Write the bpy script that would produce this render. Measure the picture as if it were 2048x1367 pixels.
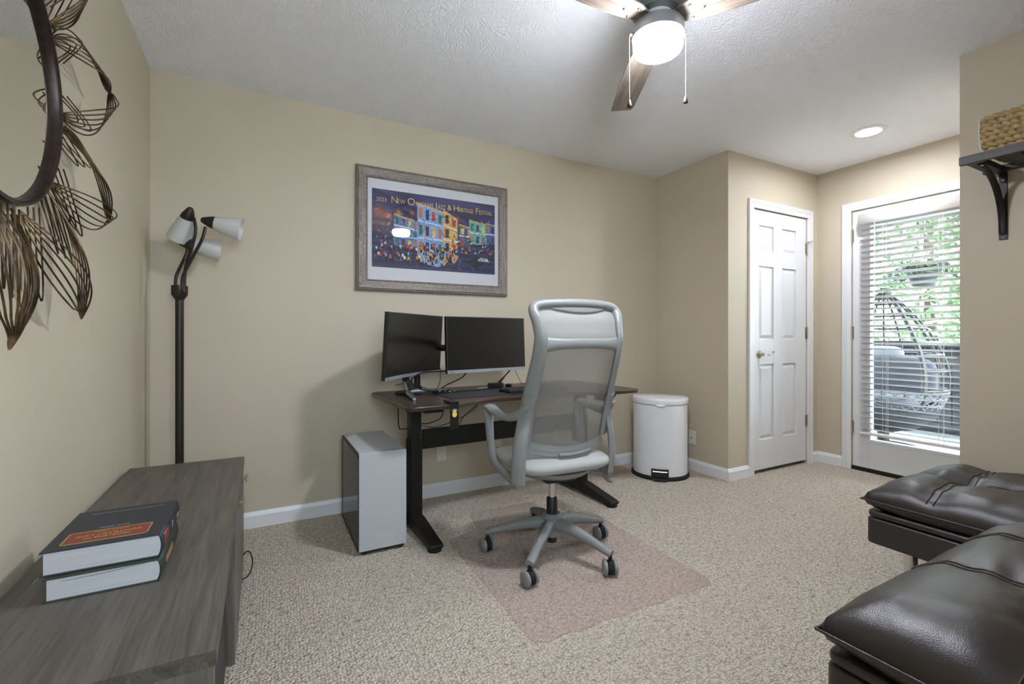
import bpy, bmesh, math, random
import numpy as np
from mathutils import Vector, Matrix, noise
for o in list(bpy.data.objects): bpy.data.objects.remove(o)
SC = bpy.context.scene; COL = SC.collection
PI = math.pi
# ------------------------------------------------------------------ camera
cd = bpy.data.cameras.new('camera'); cam = bpy.data.objects.new('camera', cd); COL.objects.link(cam)
cam.location = (0.5054, -2.9798, 1.0763); cam.rotation_euler = (PI/2, 0, -0.4932)
cd.sensor_width = 36; cd.lens = 930.37/2048*36; cd.shift_y = -14.2/2048; cd.clip_start = 0.02; cd.clip_end = 200
SC.camera = cam
# ------------------------------------------------------------------ sky, sun, exposure
W = bpy.data.worlds.new('world'); SC.world = W; W.use_nodes = True
bg = W.node_tree.nodes['Background']; bg.inputs[0].default_value = (0.72, 0.86, 1.0, 1); bg.inputs[1].default_value = 9.5
sd = bpy.data.lights.new('sun', 'SUN'); sd.energy = 10; sd.angle = math.radians(1.0); sd.color = (1, .96, .88)
sun = bpy.data.objects.new('sun', sd); COL.objects.link(sun); sun.rotation_euler = (math.radians(38), math.radians(-20), 0); sun.location = (9, -6, 8)
pd = bpy.data.lights.new('door_sky_portal', 'AREA'); pd.shape = 'RECTANGLE'; pd.size = 0.62; pd.size_y = 1.74; pd.cycles.is_portal = True
po = bpy.data.objects.new('door_sky_portal', pd); COL.objects.link(po); po.location = (4.76, -1.385, 1.09); po.rotation_euler = (PI/2, 0, PI/2)
pd2 = bpy.data.lights.new('fill_window_portal', 'AREA'); pd2.shape = 'RECTANGLE'; pd2.size = .7; pd2.size_y = .9; pd2.cycles.is_portal = True  # sky portal for the added fill window behind the camera
po2 = bpy.data.objects.new('fill_window_portal', pd2); COL.objects.link(po2); po2.location = (.70, -3.66, 1.5); po2.rotation_euler = (PI/2, 0, 0)
FAN_LIGHT = 128.0; FAN_SIDE = 90.0; CAN_LIGHT = 150.0
SC.view_settings.view_transform = 'Standard'; SC.view_settings.look = 'None'; SC.view_settings.gamma = 1
SC.view_settings.use_curve_mapping = False; SC.view_settings.exposure = 1.47

# ------------------------------------------------------------------ materials
def lin(c):
    if isinstance(c, str):
        c = [int(c[i:i+2], 16)/255 for i in (0, 2, 4)]
    return tuple((x/12.92 if x <= .04045 else ((x+.055)/1.055)**2.4) for x in c[:3])
class N:
    def __init__(s, name):
        s.m = bpy.data.materials.new(name); s.m.use_nodes = True; s.t = s.m.node_tree; s.n = s.t.nodes; s.l = s.t.links
        s.b = s.n['Principled BSDF']; s.out = s.n['Material Output']
    def new(s, typ, **kw):
        x = s.n.new(typ)
        for k, v in kw.items(): setattr(x, k, v)
        return x
    def co(s, scale=(1, 1, 1), rot=(0, 0, 0), kind='Object'):
        t = s.new('ShaderNodeTexCoord'); m = s.new('ShaderNodeMapping')
        m.inputs['Scale'].default_value = scale; m.inputs['Rotation'].default_value = rot
        s.l.new(t.outputs[kind], m.inputs[0]); return m.outputs[0]
    def tex(s, kind, vec, scale, **inp):
        x = s.new('ShaderNodeTex'+kind); s.l.new(vec, x.inputs['Vector']); x.inputs['Scale'].default_value = scale
        for k, v in inp.items(): x.inputs[k.replace('_', ' ')].default_value = v
        return x
    def ramp(s, fac, stops):
        r = s.new('ShaderNodeValToRGB'); e = r.color_ramp.elements
        while len(e) < len(stops): e.new(0.5)
        for i, (p, c) in enumerate(stops): e[i].position = p; e[i].color = tuple(c)+(1,) if len(c) == 3 else c
        s.l.new(fac, r.inputs[0]); return r.outputs[0]
    def math(s, op, a, b=None):
        x = s.new('ShaderNodeMath', operation=op)
        for i, v in enumerate((a, b)):
            if v is None: continue
            if hasattr(v, 'is_linked'): s.l.new(v, x.inputs[i])
            else: x.inputs[i].default_value = v
        return x.outputs[0]
    def bump(s, h, strength=.3, dist=.01):
        b = s.new('ShaderNodeBump'); b.inputs['Strength'].default_value = strength; b.inputs['Distance'].default_value = dist
        s.l.new(h, b.inputs['Height']); s.l.new(b.outputs[0], s.b.inputs['Normal'])
    def color(s, sock): s.l.new(sock, s.b.inputs['Base Color'])
def plain(name, c, rough=.5, metal=0., spec=.5, coat=0., grain=0., gscale=60, bump=0., emit=None, es=0):
    k = N(name); b = k.b; c = lin(c)
    b.inputs['Base Color'].default_value = c+(1,); b.inputs['Roughness'].default_value = rough
    b.inputs['Metallic'].default_value = metal; b.inputs['Specular IOR Level'].default_value = spec
    if coat: b.inputs['Coat Weight'].default_value = coat; b.inputs['Coat Roughness'].default_value = .1
    if grain or bump:
        t = k.tex('Noise', k.co(), gscale, Detail=4)
        if grain: k.color(k.ramp(t.outputs[0], [(.3, [x*(1-grain) for x in c]), (.7, [min(1, x*(1+grain)) for x in c])]))
        if bump: k.bump(t.outputs[0], bump, .002)
    if emit: b.inputs['Emission Color'].default_value = lin(emit)+(1,); b.inputs['Emission Strength'].default_value = es
    return k.m
def wood(name, c1, c2, axis, rough=.45, scale=1., spec=.4):
    k = N(name); sc = [14, 14, 14]; sc[axis] = .9
    v = k.co([x*scale for x in sc])
    n1 = k.tex('Noise', v, 3.2, Detail=6, Roughness=.65, Distortion=.4); 
    sc2 = [60, 60, 60]; sc2[axis] = 1.6
    n2 = k.tex('Noise', k.co([x*scale for x in sc2]), 4, Detail=3)
    f = k.math('ADD', k.math('MULTIPLY', n1.outputs[0], .65), k.math('MULTIPLY', n2.outputs[0], .35))
    k.color(k.ramp(f, [(.36, lin(c1)), (.64, lin(c2))])); k.b.inputs['Roughness'].default_value = rough
    k.b.inputs['Specular IOR Level'].default_value = spec; k.bump(n2.outputs[0], .15, .001); return k.m
def clear(name, tint=(1, 1, 1), rough=.0, ior=1.45):
    k = N(name); f = k.new('ShaderNodeFresnel'); f.inputs[0].default_value = ior
    t = k.new('ShaderNodeBsdfTransparent'); t.inputs[0].default_value = tint+(1,)
    g = k.new('ShaderNodeBsdfGlossy'); g.inputs['Roughness'].default_value = rough
    m = k.new('ShaderNodeMixShader'); k.l.new(f.outputs[0], m.inputs[0]); k.l.new(t.outputs[0], m.inputs[1]); k.l.new(g.outputs[0], m.inputs[2])
    k.l.new(m.outputs[0], k.out.inputs[0]); return k.m
def see_through(name, c, amount, rough=.6, lines=None, spec=.4, tint=(1, 1, 1)):
    k = N(name); k.b.inputs['Base Color'].default_value = lin(c)+(1,); k.b.inputs['Roughness'].default_value = rough; k.b.inputs['Specular IOR Level'].default_value = spec
    t = k.new('ShaderNodeBsdfTransparent'); t.inputs[0].default_value = tint+(1,)
    m = k.new('ShaderNodeMixShader'); m.inputs[0].default_value = 1-amount
    if lines:
        w = k.tex('Wave', k.co(), lines, Distortion=1.2, Detail=1); w.bands_direction = 'Z'
        n = k.tex('Noise', k.co((1, 1, 6)), 90)
        f = k.math('ADD', k.math('MULTIPLY', w.outputs['Fac'], .3), k.math('MULTIPLY', n.outputs[0], .25))
        f = k.math('ADD', f, 1-amount-.27); k.l.new(f, m.inputs[0])
    k.l.new(t.outputs[0], m.inputs[1]); k.l.new(k.b.outputs[0], m.inputs[2]); k.l.new(m.outputs[0], k.out.inputs[0]); return k.m
M = {}
def mk_wall(name, c):
    k = N(name); v = k.co(); n = k.tex('Noise', v, 1.3, Detail=3); c = lin(c)
    k.color(k.ramp(n.outputs[0], [(.3, [x*.97 for x in c]), (.7, [x*1.03 for x in c])]))
    k.b.inputs['Roughness'].default_value = .55; k.b.inputs['Specular IOR Level'].default_value = .3
    k.bump(k.tex('Noise', v, 160, Detail=2).outputs[0], .12, .002); return k.m
M['wall'] = mk_wall('beige_wall_paint', 'C6BBA5')
M['wall_pale'] = mk_wall('pale_beige_wall_paint', 'D9D2C6')
def mk_ceiling():
    k = N('stippled_ceiling_paint'); v = k.co(); k.b.inputs['Base Color'].default_value = lin('F8F9FB')+(1,); k.b.inputs['Roughness'].default_value = .85
    k.b.inputs['Specular IOR Level'].default_value = .2
    d = k.tex('Noise', v, 5, Detail=2); vm = k.new('ShaderNodeVectorMath', operation='SCALE'); vm.inputs['Scale'].default_value = .5
    va = k.new('ShaderNodeVectorMath', operation='ADD'); k.l.new(d.outputs['Color'], vm.inputs[0]); k.l.new(v, va.inputs[0]); k.l.new(vm.outputs[0], va.inputs[1])
    w = k.tex('Wave', va.outputs[0], 16, Distortion=7, Detail=3, Detail_Scale=3)
    n = k.tex('Noise', v, 70, Detail=5, Roughness=.65)
    h = k.math('ADD', k.math('MULTIPLY', w.outputs['Fac'], .45), n.outputs[0]); k.bump(h, .62, .008); return k.m
M['ceiling'] = mk_ceiling()
def mk_carpet():
    k = N('berber_carpet'); v = k.co((1, 1.35, 1), (0, 0, .02))
    vo = k.tex('Voronoi', v, 92, Randomness=.7); vo.feature = 'F1'
    n = k.tex('Noise', v, 260, Detail=3); n2 = k.tex('Noise', v, 46, Detail=3); n3 = k.tex('Noise', v, 1.5, Detail=2)
    c = k.ramp(n2.outputs[0], [(.28, lin('B9AC98')), (.42, lin('E3D8C6')), (.75, lin('F1E8D9'))])
    mix = k.new('ShaderNodeMix', data_type='RGBA', blend_type='MULTIPLY'); mix.inputs[0].default_value = .75
    k.l.new(c, mix.inputs[6]); k.l.new(k.ramp(vo.outputs['Distance'], [(.3, (1, 1, 1)), (.75, (.5, .45, .39))]), mix.inputs[7])
    k.color(mix.outputs[2]); k.b.inputs['Roughness'].default_value = .95; k.b.inputs['Specular IOR Level'].default_value = .1
    h = k.math('ADD', k.math('MULTIPLY', vo.outputs['Distance'], -1.3), k.math('MULTIPLY', n.outputs[0], .35)); k.bump(h, 1.0, .010); return k.m
M['carpet'] = mk_carpet()
M['trim'] = plain('white_trim_paint', 'E4E4E4', .35, grain=.01, gscale=3)
M['door'] = plain('white_door_paint', 'DFE0E1', .38, grain=.01, gscale=3)
M['plate'] = plain('ivory_plastic', 'DDDAD0', .4)
M['plate_white'] = plain('white_plastic', 'E4E4E2', .4)
M['brass'] = plain('worn_brass', 'B9A684', .25, 1)
M['nickel'] = plain('satin_nickel', 'C9C2B4', .3, 1)
M['chrome'] = plain('chrome', 'D5D5D5', .12, 1)
M['chain'] = plain('dull_steel_chain', '77756F', .5, .6)
M['steel'] = plain('brushed_steel', 'B4B8BC', .3, .9)
M['black_metal'] = plain('black_powder_coat', '15130F', .45, 0, .4, grain=.2, gscale=300)
M['black_plastic'] = plain('black_plastic', '1A1A1A', .45)
M['rubber'] = plain('black_rubber', '111111', .8)
M['bronze'] = plain('dark_bronze', '2B241C', .42, .3, grain=.2, gscale=80)
M['bin'] = plain('white_enamel', 'E4E5E7', .32, coat=.2, grain=.015, gscale=8)
M['case'] = plain('white_case_paint', 'B4B6B9', .45, grain=.01, gscale=6)
M['case_logo'] = plain('embossed_case_logo', 'BDBFC2', .35)
M['glass_dark'] = clear('smoked_glass', (.32, .31, .30), 0, 1.5)
M['glass'] = clear('window_glass', (.97, .98, .98), 0, 1.45)
M['picture_glass'] = clear('picture_glass', (.96, .96, .96), 0.015, 1.5)
M['mirror'] = plain('mirror_silver', 'E6E8E4', .02, 1)
M['chair_plastic'] = plain('grey_chair_plastic', '868785', .42, grain=.03, gscale=20)
M['chair_base'] = plain('grey_nylon_base', '7F8180', .42, grain=.04, gscale=40)
M['chair_fabric'] = plain('grey_seat_fabric', 'A6A7A3', .85, grain=.06, gscale=300, bump=.3)
M['chair_mesh'] = see_through('grey_chair_mesh', '8F8C88', .30, .7, 150)
M['headrest_mesh'] = see_through('pale_headrest_mesh', '969795', .22, .7, 150)
M['head_pad'] = plain('dark_grey_mesh_pocket', '6F6F6D', .8)
M['mat_pvc'] = see_through('clear_pvc_mat', 'D2C4BF', .86, .25, spec=.5, tint=(.99, .97, .965))
def mk_leather():
    k = N('dark_brown_leather'); v = k.co(); n = k.tex('Noise', v, 4, Detail=4)
    k.color(k.ramp(n.outputs[0], [(.3, lin('1D1815')), (.7, lin('2D2623'))])); k.b.inputs['Roughness'].default_value = .41
    k.b.inputs['Specular IOR Level'].default_value = .75
    vo = k.tex('Voronoi', v, 420); n2 = k.tex('Noise', v, 18, Detail=3)
    k.bump(k.math('ADD', k.math('MULTIPLY', vo.outputs['Distance'], .25), k.math('MULTIPLY', n2.outputs[0], 1.0)), .3, .004); return k.m
M['leather'] = mk_leather()
M['thread'] = plain('dark_brown_thread', '453C37', .7)
M['cab'] = wood('grey_oak_laminate', '454039', '69635B', 1, .42)
M['cab_end'] = wood('grey_oak_laminate_end', '564F49', '79726A', 2, .42)
M['cab_dark'] = plain('dark_cabinet_interior', '2B2A28', .6, grain=.1)
M['desk_wood'] = wood('dark_espresso_laminate', '2A1E19', '46342C', 0, .3, spec=.55)
M['shelf_wood'] = wood('grey_black_stained_wood', '33322F', '55544F', 1, .5)
M['blade'] = wood('weathered_oak_blade', '5C5148', '948879', 0, .45, .8)
M['frame'] = None
def mk_frame():
    k = N('brushed_pewter_frame'); a = k.tex('Noise', k.co((160, 160, 6)), 1.4, Detail=3); b = k.tex('Noise', k.co((6, 160, 160)), 1.4, Detail=3)
    f = k.math('ADD', k.math('MULTIPLY', a.outputs[0], .5), k.math('MULTIPLY', b.outputs[0], .5))
    k.color(k.ramp(f, [(.38, lin('5E5750')), (.62, lin('978D83'))])); k.b.inputs['Roughness'].default_value = .5; k.b.inputs['Metallic'].default_value = .2
    k.bump(f, .3, .002); return k.m
M['frame'] = mk_frame()
M['mount'] = plain('white_poster_margin', 'E9E9EA', .6)
M['gold_ink'] = plain('gold_ink', 'F2CB92', .5)
M['screen'] = plain('black_screen', '0B0B0C', .27, spec=.5)
M['screen_satin'] = plain('satin_black_screen', '0D0C0B', .27, spec=.6)
M['silver'] = plain('silver_plastic', 'A3A9AF', .35, .5)
M['pad'] = plain('charcoal_cloth', '2B2C2E', .9, bump=.2, gscale=400)
M['key'] = plain('dark_keycap', '232326', .5)
M['yellow'] = plain('pineapple_yellow', 'E3BC4E', .5); M['leafgreen'] = plain('pale_sticker_green', 'CFE0B4', .5)
M['frost'] = plain('frosted_white_glass', 'E8E8E4', .35, spec=.5)
M['frost'].node_tree.nodes['Principled BSDF'].inputs['Transmission Weight'].default_value = .35
M['fan_grey'] = plain('brushed_grey_metal', '8C8F92', .35, .55)
M['glow'] = plain('glowing_lamp_glass', 'FFFFFF', .4, emit='EEF2FF', es=FAN_LIGHT)
M['glow_side'] = plain('glowing_lamp_glass_side', 'FFFFFF', .4, emit='EEF2FF', es=FAN_SIDE)
M['can_glow'] = plain('glowing_downlight_lens', 'FFFFFF', .4, emit='F0F4FF', es=CAN_LIGHT)
def mk_wire():
    k = N('antique_gold_wire'); n = k.tex('Noise', k.co(), 14, Detail=3)
    k.color(k.ramp(n.outputs[0], [(.35, lin('2A221B')), (.55, lin('5E4D38')), (.8, lin('B79B6C'))])); k.b.inputs['Metallic'].default_value = .75; k.b.inputs['Roughness'].default_value = .38; return k.m
M['wire'] = mk_wire()
M['ring'] = plain('dark_copper_bronze', '352A24', .35, .6, grain=.35, gscale=60)
M['seagrass'] = plain('woven_seagrass', 'A88E63', .8, grain=.25, gscale=45, bump=.4)
M['rope'] = plain('white_rope', 'D8D3C8', .8)
M['cover_navy'] = plain('navy_book_cloth', '2B2E36', .5, grain=.05, gscale=200)
M['cover_green'] = plain('dark_green_book_cloth', '2D362B', .5, grain=.1, gscale=100)
M['label_red'] = plain('brick_red_panel', '7E3A2B', .5); M['gold'] = plain('gold_foil', 'C4A365', .35, .5)
M['grey_ink'] = plain('grey_ink', '8C8F90', .6)
def mk_pages():
    k = N('page_block'); v = k.co((2, 2, 500)); n = k.tex('Noise', v, 3, Detail=2); k.color(k.ramp(n.outputs[0], [(.3, lin('B4B4B7')), (.7, lin('D2D2D4'))])); k.b.inputs['Roughness'].default_value = .8; return k.m
M['pages'] = mk_pages()
M['ribbon'] = plain('teal_ribbon', '9FBDB8', .6)
M['blind'] = plain('white_blind_slat', 'DAD5D2', .45)
M['cord'] = plain('white_cord', 'E6E4E0', .7)
M['deck'] = wood('grey_deck_board', '72726F', '8C8C88', 1, .7)
M['dark_rail'] = plain('dark_stained_rail', '26282A', .7, grain=.1)
M['porch_white'] = plain('grey_porch_paint', '9AA0A6', .7)
M['wicker'] = plain('grey_brown_wicker', '3E3A36', .6, grain=.2, gscale=60)
M['wicker_light'] = plain('light_grey_wicker', '5E5E5E', .6, grain=.15, gscale=60)
M['cushion'] = plain('pale_grey_cushion', '525357', .9); M['pillow'] = plain('white_pillow', '9A9DA2', .9)
M['leaf'] = plain('green_leaf', '506A44', .6, grain=.3, gscale=5); M['leaf2'] = plain('light_green_leaf', '6C8858', .6, grain=.3, gscale=5)
M['hedge'] = plain('dark_hedge_leaf', '182420', .7, grain=.3, gscale=5)
M['bark'] = plain('tree_bark', '5B4C3D', .9, grain=.2); M['lawn'] = plain('lawn_grass', '6E7562', .9, grain=.2, gscale=3)
M['bounce_grey'] = plain('pale_bounce_ground', 'D4D4D6', .9, grain=.05, gscale=3)  # even pale grey for the added light-bouncing ground
M['pot'] = plain('dark_planter', '3A4044', .7)

# ------------------------------------------------------------------ mesh helpers
class MB:
    def __init__(s): s.v = []; s.f = []
    def add(s, vs, fs, T=None):
        o = len(s.v)
        for p in vs:
            p = Vector(p); s.v.append(tuple(T @ p) if T else tuple(p))
        s.f += [tuple(i+o for i in f) for f in fs]; return s
    def box(s, a, b, T=None):
        x0, y0, z0 = a; x1, y1, z1 = b
        return s.add([(x0, y0, z0), (x1, y0, z0), (x1, y1, z0), (x0, y1, z0), (x0, y0, z1), (x1, y0, z1), (x1, y1, z1), (x0, y1, z1)],
                     [(3, 2, 1, 0), (4, 5, 6, 7), (0, 1, 5, 4), (1, 2, 6, 5), (2, 3, 7, 6), (3, 0, 4, 7)], T)
    def prism(s, poly, z0, z1, T=None):
        n = len(poly)
        return s.add([(x, y, z0) for x, y in poly]+[(x, y, z1) for x, y in poly],
                     [tuple(range(n-1, -1, -1)), tuple(range(n, 2*n))]+[(i, (i+1) % n, (i+1) % n+n, i+n) for i in range(n)], T)
    def lathe(s, prof, n=32, T=None, cap=True, sx=1, sy=1):
        vs = []; fs = []; k = len(prof)
        for r, z in prof:
            for i in range(n):
                a = 2*PI*i/n; vs.append((r*math.cos(a)*sx, r*math.sin(a)*sy, z))
        for j in range(k-1):
            for i in range(n): fs.append((j*n+i, j*n+(i+1) % n, (j+1)*n+(i+1) % n, (j+1)*n+i))
        if cap:
            if prof[0][0] > 1e-6: fs.append(tuple(range(n-1, -1, -1)))
            if prof[-1][0] > 1e-6: fs.append(tuple((k-1)*n+i for i in range(n)))
        return s.add(vs, fs, T)
    def tube(s, pts, r, n=8, closed=False, up=None, flat=None, T=None):
        # r: number, list, or list of (ra, rb) for elliptical sections; up fixes the ra direction
        pts = [Vector(p) for p in pts]; m = len(pts)
        if not isinstance(r, (list, tuple)): r = [r]*m
        tans = []
        for i in range(m):
            a = pts[(i-1) % m] if (closed or i > 0) else pts[i]; b = pts[(i+1) % m] if (closed or i < m-1) else pts[i]
            d = b-a; tans.append(d.normalized() if d.length > 1e-9 else Vector((0, 0, 1)))
        ups = up if isinstance(up, list) else None
        if ups: up = ups[0]
        nrm = Vector(up) if up else (Vector((0, 0, 1)) if abs(tans[0].z) < .9 else Vector((1, 0, 0)))
        vs = []; fs = []
        for i in range(m):
            t = tans[i]; base = Vector(ups[i]) if ups else (Vector(up) if up else nrm)
            nn = base-t*base.dot(t)
            if nn.length < 1e-6: nn = t.orthogonal()
            nn.normalize(); nrm = nn; bb = t.cross(nn)
            ra, rb = r[i] if isinstance(r[i], (list, tuple)) else (r[i], r[i])
            for k in range(n):
                a = 2*PI*k/n; vs.append(pts[i]+nn*(ra*math.cos(a))+bb*(rb*math.sin(a)))
        for i in range(m if closed else m-1):
            j = (i+1) % m
            for k in range(n): fs.append((i*n+k, i*n+(k+1) % n, j*n+(k+1) % n, j*n+k))
        if not closed: fs += [tuple(range(n-1, -1, -1)), tuple((m-1)*n+k for k in range(n))]
        return s.add(vs, fs, T)
    def grid(s, nu, nv, fn, cu=False, cv=False, T=None):
        vs = [fn(i/(nu if cu else nu-1), j/(nv if cv else nv-1)) for i in range(nu) for j in range(nv)]
        fs = []
        for i in range(nu if cu else nu-1):
            for j in range(nv if cv else nv-1):
                a, b = i, (i+1) % nu; c, d = j, (j+1) % nv
                fs.append((a*nv+c, b*nv+c, b*nv+d, a*nv+d))
        return s.add(vs, fs, T)
    def build(s, name, mat, parent=None, bevel=0, seg=2, smooth=40, sub=0, solid=0, loc=None, rot=None):
        me = bpy.data.meshes.new(name); me.from_pydata(s.v, [], s.f); me.validate()
        bm = bmesh.new(); bm.from_mesh(me); bmesh.ops.recalc_face_normals(bm, faces=bm.faces); bm.to_mesh(me); bm.free()
        if smooth:
            me.shade_smooth(); me.set_sharp_from_angle(angle=math.radians(smooth))
        me.materials.append(M[mat] if isinstance(mat, str) else mat)
        o = bpy.data.objects.new(name, me); COL.objects.link(o)
        if parent: o.parent = parent
        if loc: o.location = loc
        if rot: o.rotation_euler = rot
        if solid:
            q = o.modifiers.new('solid', 'SOLIDIFY'); q.thickness = solid; q.offset = 0
        if bevel:
            q = o.modifiers.new('bevel', 'BEVEL'); q.width = bevel; q.segments = seg; q.limit_method = 'ANGLE'; q.angle_limit = math.radians(35); q.harden_normals = True
        if sub:
            q = o.modifiers.new('sub', 'SUBSURF'); q.levels = sub; q.render_levels = sub
        return o
def box(name, a, b, mat, parent=None, bevel=0, **k): return MB().box(a, b).build(name, mat, parent, bevel, **k)
def tag(o, label, cat, group=None):
    o['label'] = label; o['category'] = cat
    if group: o['group'] = group
    return o
def thing(name, label, cat, loc=(0, 0, 0), rz=0, group=None, rot=None):
    o = bpy.data.objects.new(name, None); COL.objects.link(o); o.location = loc; o.rotation_euler = rot or (0, 0, rz); o.empty_display_size = .05
    return tag(o, label, cat, group)
def struct(o): o['kind'] = 'structure'; return o
def dup(o, parent, loc=None, rot=None):
    c = o.copy(); COL.objects.link(c); c.parent = parent
    if loc is not None: c.location = loc
    if rot is not None: c.rotation_euler = rot
    return c
def spline(pts, n=8, closed=False):
    P = [Vector(p) for p in pts]; m = len(P); out = []
    for i in range(m if closed else m-1):
        a, b, c, d = (P[(i-1) % m], P[i], P[(i+1) % m], P[(i+2) % m]) if closed else (P[max(i-1, 0)], P[i], P[i+1], P[min(i+2, m-1)])
        for k in range(n):
            t = k/n; out.append(.5*((2*b)+(c-a)*t+(2*a-5*b+4*c-d)*t*t+(3*b-a-3*c+d)*t**3))
    if not closed: out.append(P[-1])
    return out
def lerp_list(vals, m):
    out = []
    for i in range(m):
        t = i/(m-1)*(len(vals)-1); k = min(int(t), len(vals)-2); f = t-k
        a, b = vals[k], vals[k+1]
        out.append(tuple(x+(y-x)*f for x, y in zip(a, b)) if isinstance(a, tuple) else a+(b-a)*f)
    return out
def look(d, origin=(0, 0, 0)):
    return Matrix.Translation(origin) @ Vector(d).to_track_quat('Z', 'Y').to_matrix().to_4x4()
def text_mesh(name, body, size, mat, parent, T, align='CENTER', extrude=.0003, width=None):
    c = bpy.data.curves.new(name, 'FONT'); c.body = body; c.size = size; c.align_x = align; c.extrude = extrude; c.resolution_u = 3
    o = bpy.data.objects.new(name, c); COL.objects.link(o)
    bpy.context.view_layer.update(); me = bpy.data.meshes.new_from_object(o.evaluated_get(bpy.context.evaluated_depsgraph_get()))
    bpy.data.objects.remove(o); bpy.data.curves.remove(c)
    if width:
        xs = [v.co.x for v in me.vertices]; f = width/(max(xs)-min(xs))
        me.transform(Matrix.Diagonal((f, 1, 1, 1)))
    me.transform(T); me.materials.clear(); me.materials.append(M[mat]); q = bpy.data.objects.new(name, me); COL.objects.link(q); q.parent = parent; return q

# ------------------------------------------------------------------ room shell
H = 2.44; XR = 3.52; XC = 3.534; YC = -.713; XF = 4.687; YA = -2.01; YN = -3.52
struct(box('floor', (-.12, YN-.12, -.1), (4.79, .12, 0), 'carpet'))
struct(box('ceiling', (-.12, YN-.12, H), (4.79, .12, H+.1), 'ceiling'))
struct(box('wall_back', (-.12, 0, 0), (XC+.1, .12, H), 'wall'))
struct(box('wall_left', (-.12, YN-.12, 0), (0, 0, H), 'wall'))
WX0, WX1, WZ0, WZ1 = .35, 1.05, 1.05, 1.95  # opening for an added fill window, out of view behind the camera
struct(MB().box((0, YN-.12, 0), (WX0, YN, H)).box((WX1, YN-.12, 0), (XR+.1, YN, H)).box((WX0, YN-.12, 0), (WX1, YN, WZ0)).box((WX0, YN-.12, WZ1), (WX1, YN, H)).build('wall_front', 'wall'))
m = MB()
for a in ((WX0, WZ0, WX0+.045, WZ1), (WX1-.045, WZ0, WX1, WZ1), (WX0+.045, WZ0, WX1-.045, WZ0+.045), (WX0+.045, WZ1-.045, WX1-.045, WZ1), (WX0+.045, 1.48, WX1-.045, 1.52)): m.box((a[0], YN-.08, a[1]), (a[2], YN-.03, a[3]))
fill_win = struct(m.build('added_fill_window', 'trim', bevel=.003))  # added window: lets in daylight to fill surfaces facing the camera
box('pane', (WX0+.045, YN-.058, WZ0+.045), (WX1-.045, YN-.052, 1.48), 'glass', fill_win); box('pane', (WX0+.045, YN-.058, 1.52), (WX1-.045, YN-.052, WZ1-.045), 'glass', fill_win)
box('fill_window_sill', (WX0-.05, YN-.03, WZ0-.03), (WX1+.05, YN+.035, WZ0), 'trim', fill_win, .004)
struct(box('wall_right', (XR, YN, 0), (XR+.1, YA, H), 'wall'))
struct(box('wall_alcove', (XR+.1, YA-.1, 0), (XF+.1, YA, H), 'wall'))
struct(box('wall_closet_side', (XC, YC+.1, 0), (XC+.1, 0, H), 'wall'))
DX0, DX1, DZ = 3.822, 4.534, 2.052
m = MB().box((XC, YC, 0), (DX0, YC+.1, H)).box((DX1, YC, 0), (XF, YC+.1, H)).box((DX0, YC, DZ), (DX1, YC+.1, H))
struct(m.build('wall_closet_front', 'wall'))
PY0, PY1, PZ = -.974, -1.796, 2.07
m = MB().box((XF, PY0, 0), (XF+.1, YC+.1, H)).box((XF, YA-.1, 0), (XF+.1, PY1, H)).box((XF, PY1, PZ), (XF+.1, PY0, H))
struct(m.build('wall_patio', 'wall'))
def base(name, a, b, nrm, h=.088, t=.014):
    a, b, nrm = Vector(a+(0,)), Vector(b+(0,)), Vector(nrm+(0,)); d = b-a
    prof = [(0, 0), (t, 0), (t, h-.022), (t*.75, h-.016), (t*.55, h-.006), (t*.3, h), (0, h)]
    vs = [a+nrm*x+Vector((0, 0, z)) for x, z in prof]+[b+nrm*x+Vector((0, 0, z)) for x, z in prof]; n = len(prof)
    mb = MB().add(vs, [tuple(range(n)), tuple(range(2*n-1, n-1, -1))]+[(i, (i+1) % n, (i+1) % n+n, i+n) for i in range(n)])
    return struct(mb.build(name, 'trim', smooth=30))
base('baseboard_back', (0, 0), (XC, 0), (0, -1)); base('baseboard_left', (0, YN), (0, -.014), (1, 0))
base('baseboard_closet_side', (XC, -.014), (XC, YC), (-1, 0)); base('baseboard_closet_front', (XC-.014, YC), (DX0-.062, YC), (0, -1))
base('baseboard_closet_corner', (DX1+.062, YC), (XF, YC), (0, -1)); base('baseboard_patio', (XF, YC-.014), (XF, PY0+.064), (-1, 0))
base('baseboard_right', (XR, YA), (XR, YN), (-1, 0))
def casing(name, a0, a1, z, place, w=.062, t=.018):
    # moulded casing: an inner flat and a raised outer bead; place(u, d, z) maps to world
    mb = MB()
    def bar(u0, u1, z0, z1, d):
        c = [place(u, dd, zz) for zz in (z0, z1) for u, dd in ((u0, 0), (u1, 0), (u1, d), (u0, d))]
        mb.add(c, [(0, 1, 2, 3), (7, 6, 5, 4), (0, 4, 5, 1), (1, 5, 6, 2), (2, 6, 7, 3), (3, 7, 4, 0)])
    for sgn, u in ((-1, a0), (1, a1)):
        for f0, f1, d in ((0, .55, t*.65), (.55, .8, t*.85), (.8, 1, t)):
            x0, x1 = u+sgn*w*f0, u+sgn*w*f1; bar(min(x0, x1), max(x0, x1), 0, z+w*f1, d)
    for f0, f1, d in ((0, .55, t*.65), (.55, .8, t*.85), (.8, 1, t)):
        bar(a0-w*f0 if f0 else a0, a1+w*f0 if f0 else a1, z+w*f0, z+w*f1, d)
    return struct(mb.build(name, 'trim', bevel=.002, smooth=30))
casing('trim_1', DX0, DX1, DZ, lambda u, d, z: (u, YC-d, z))
casing('trim_2', PY1, PY0, PZ, lambda u, d, z: (XF-d, u, z))
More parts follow.
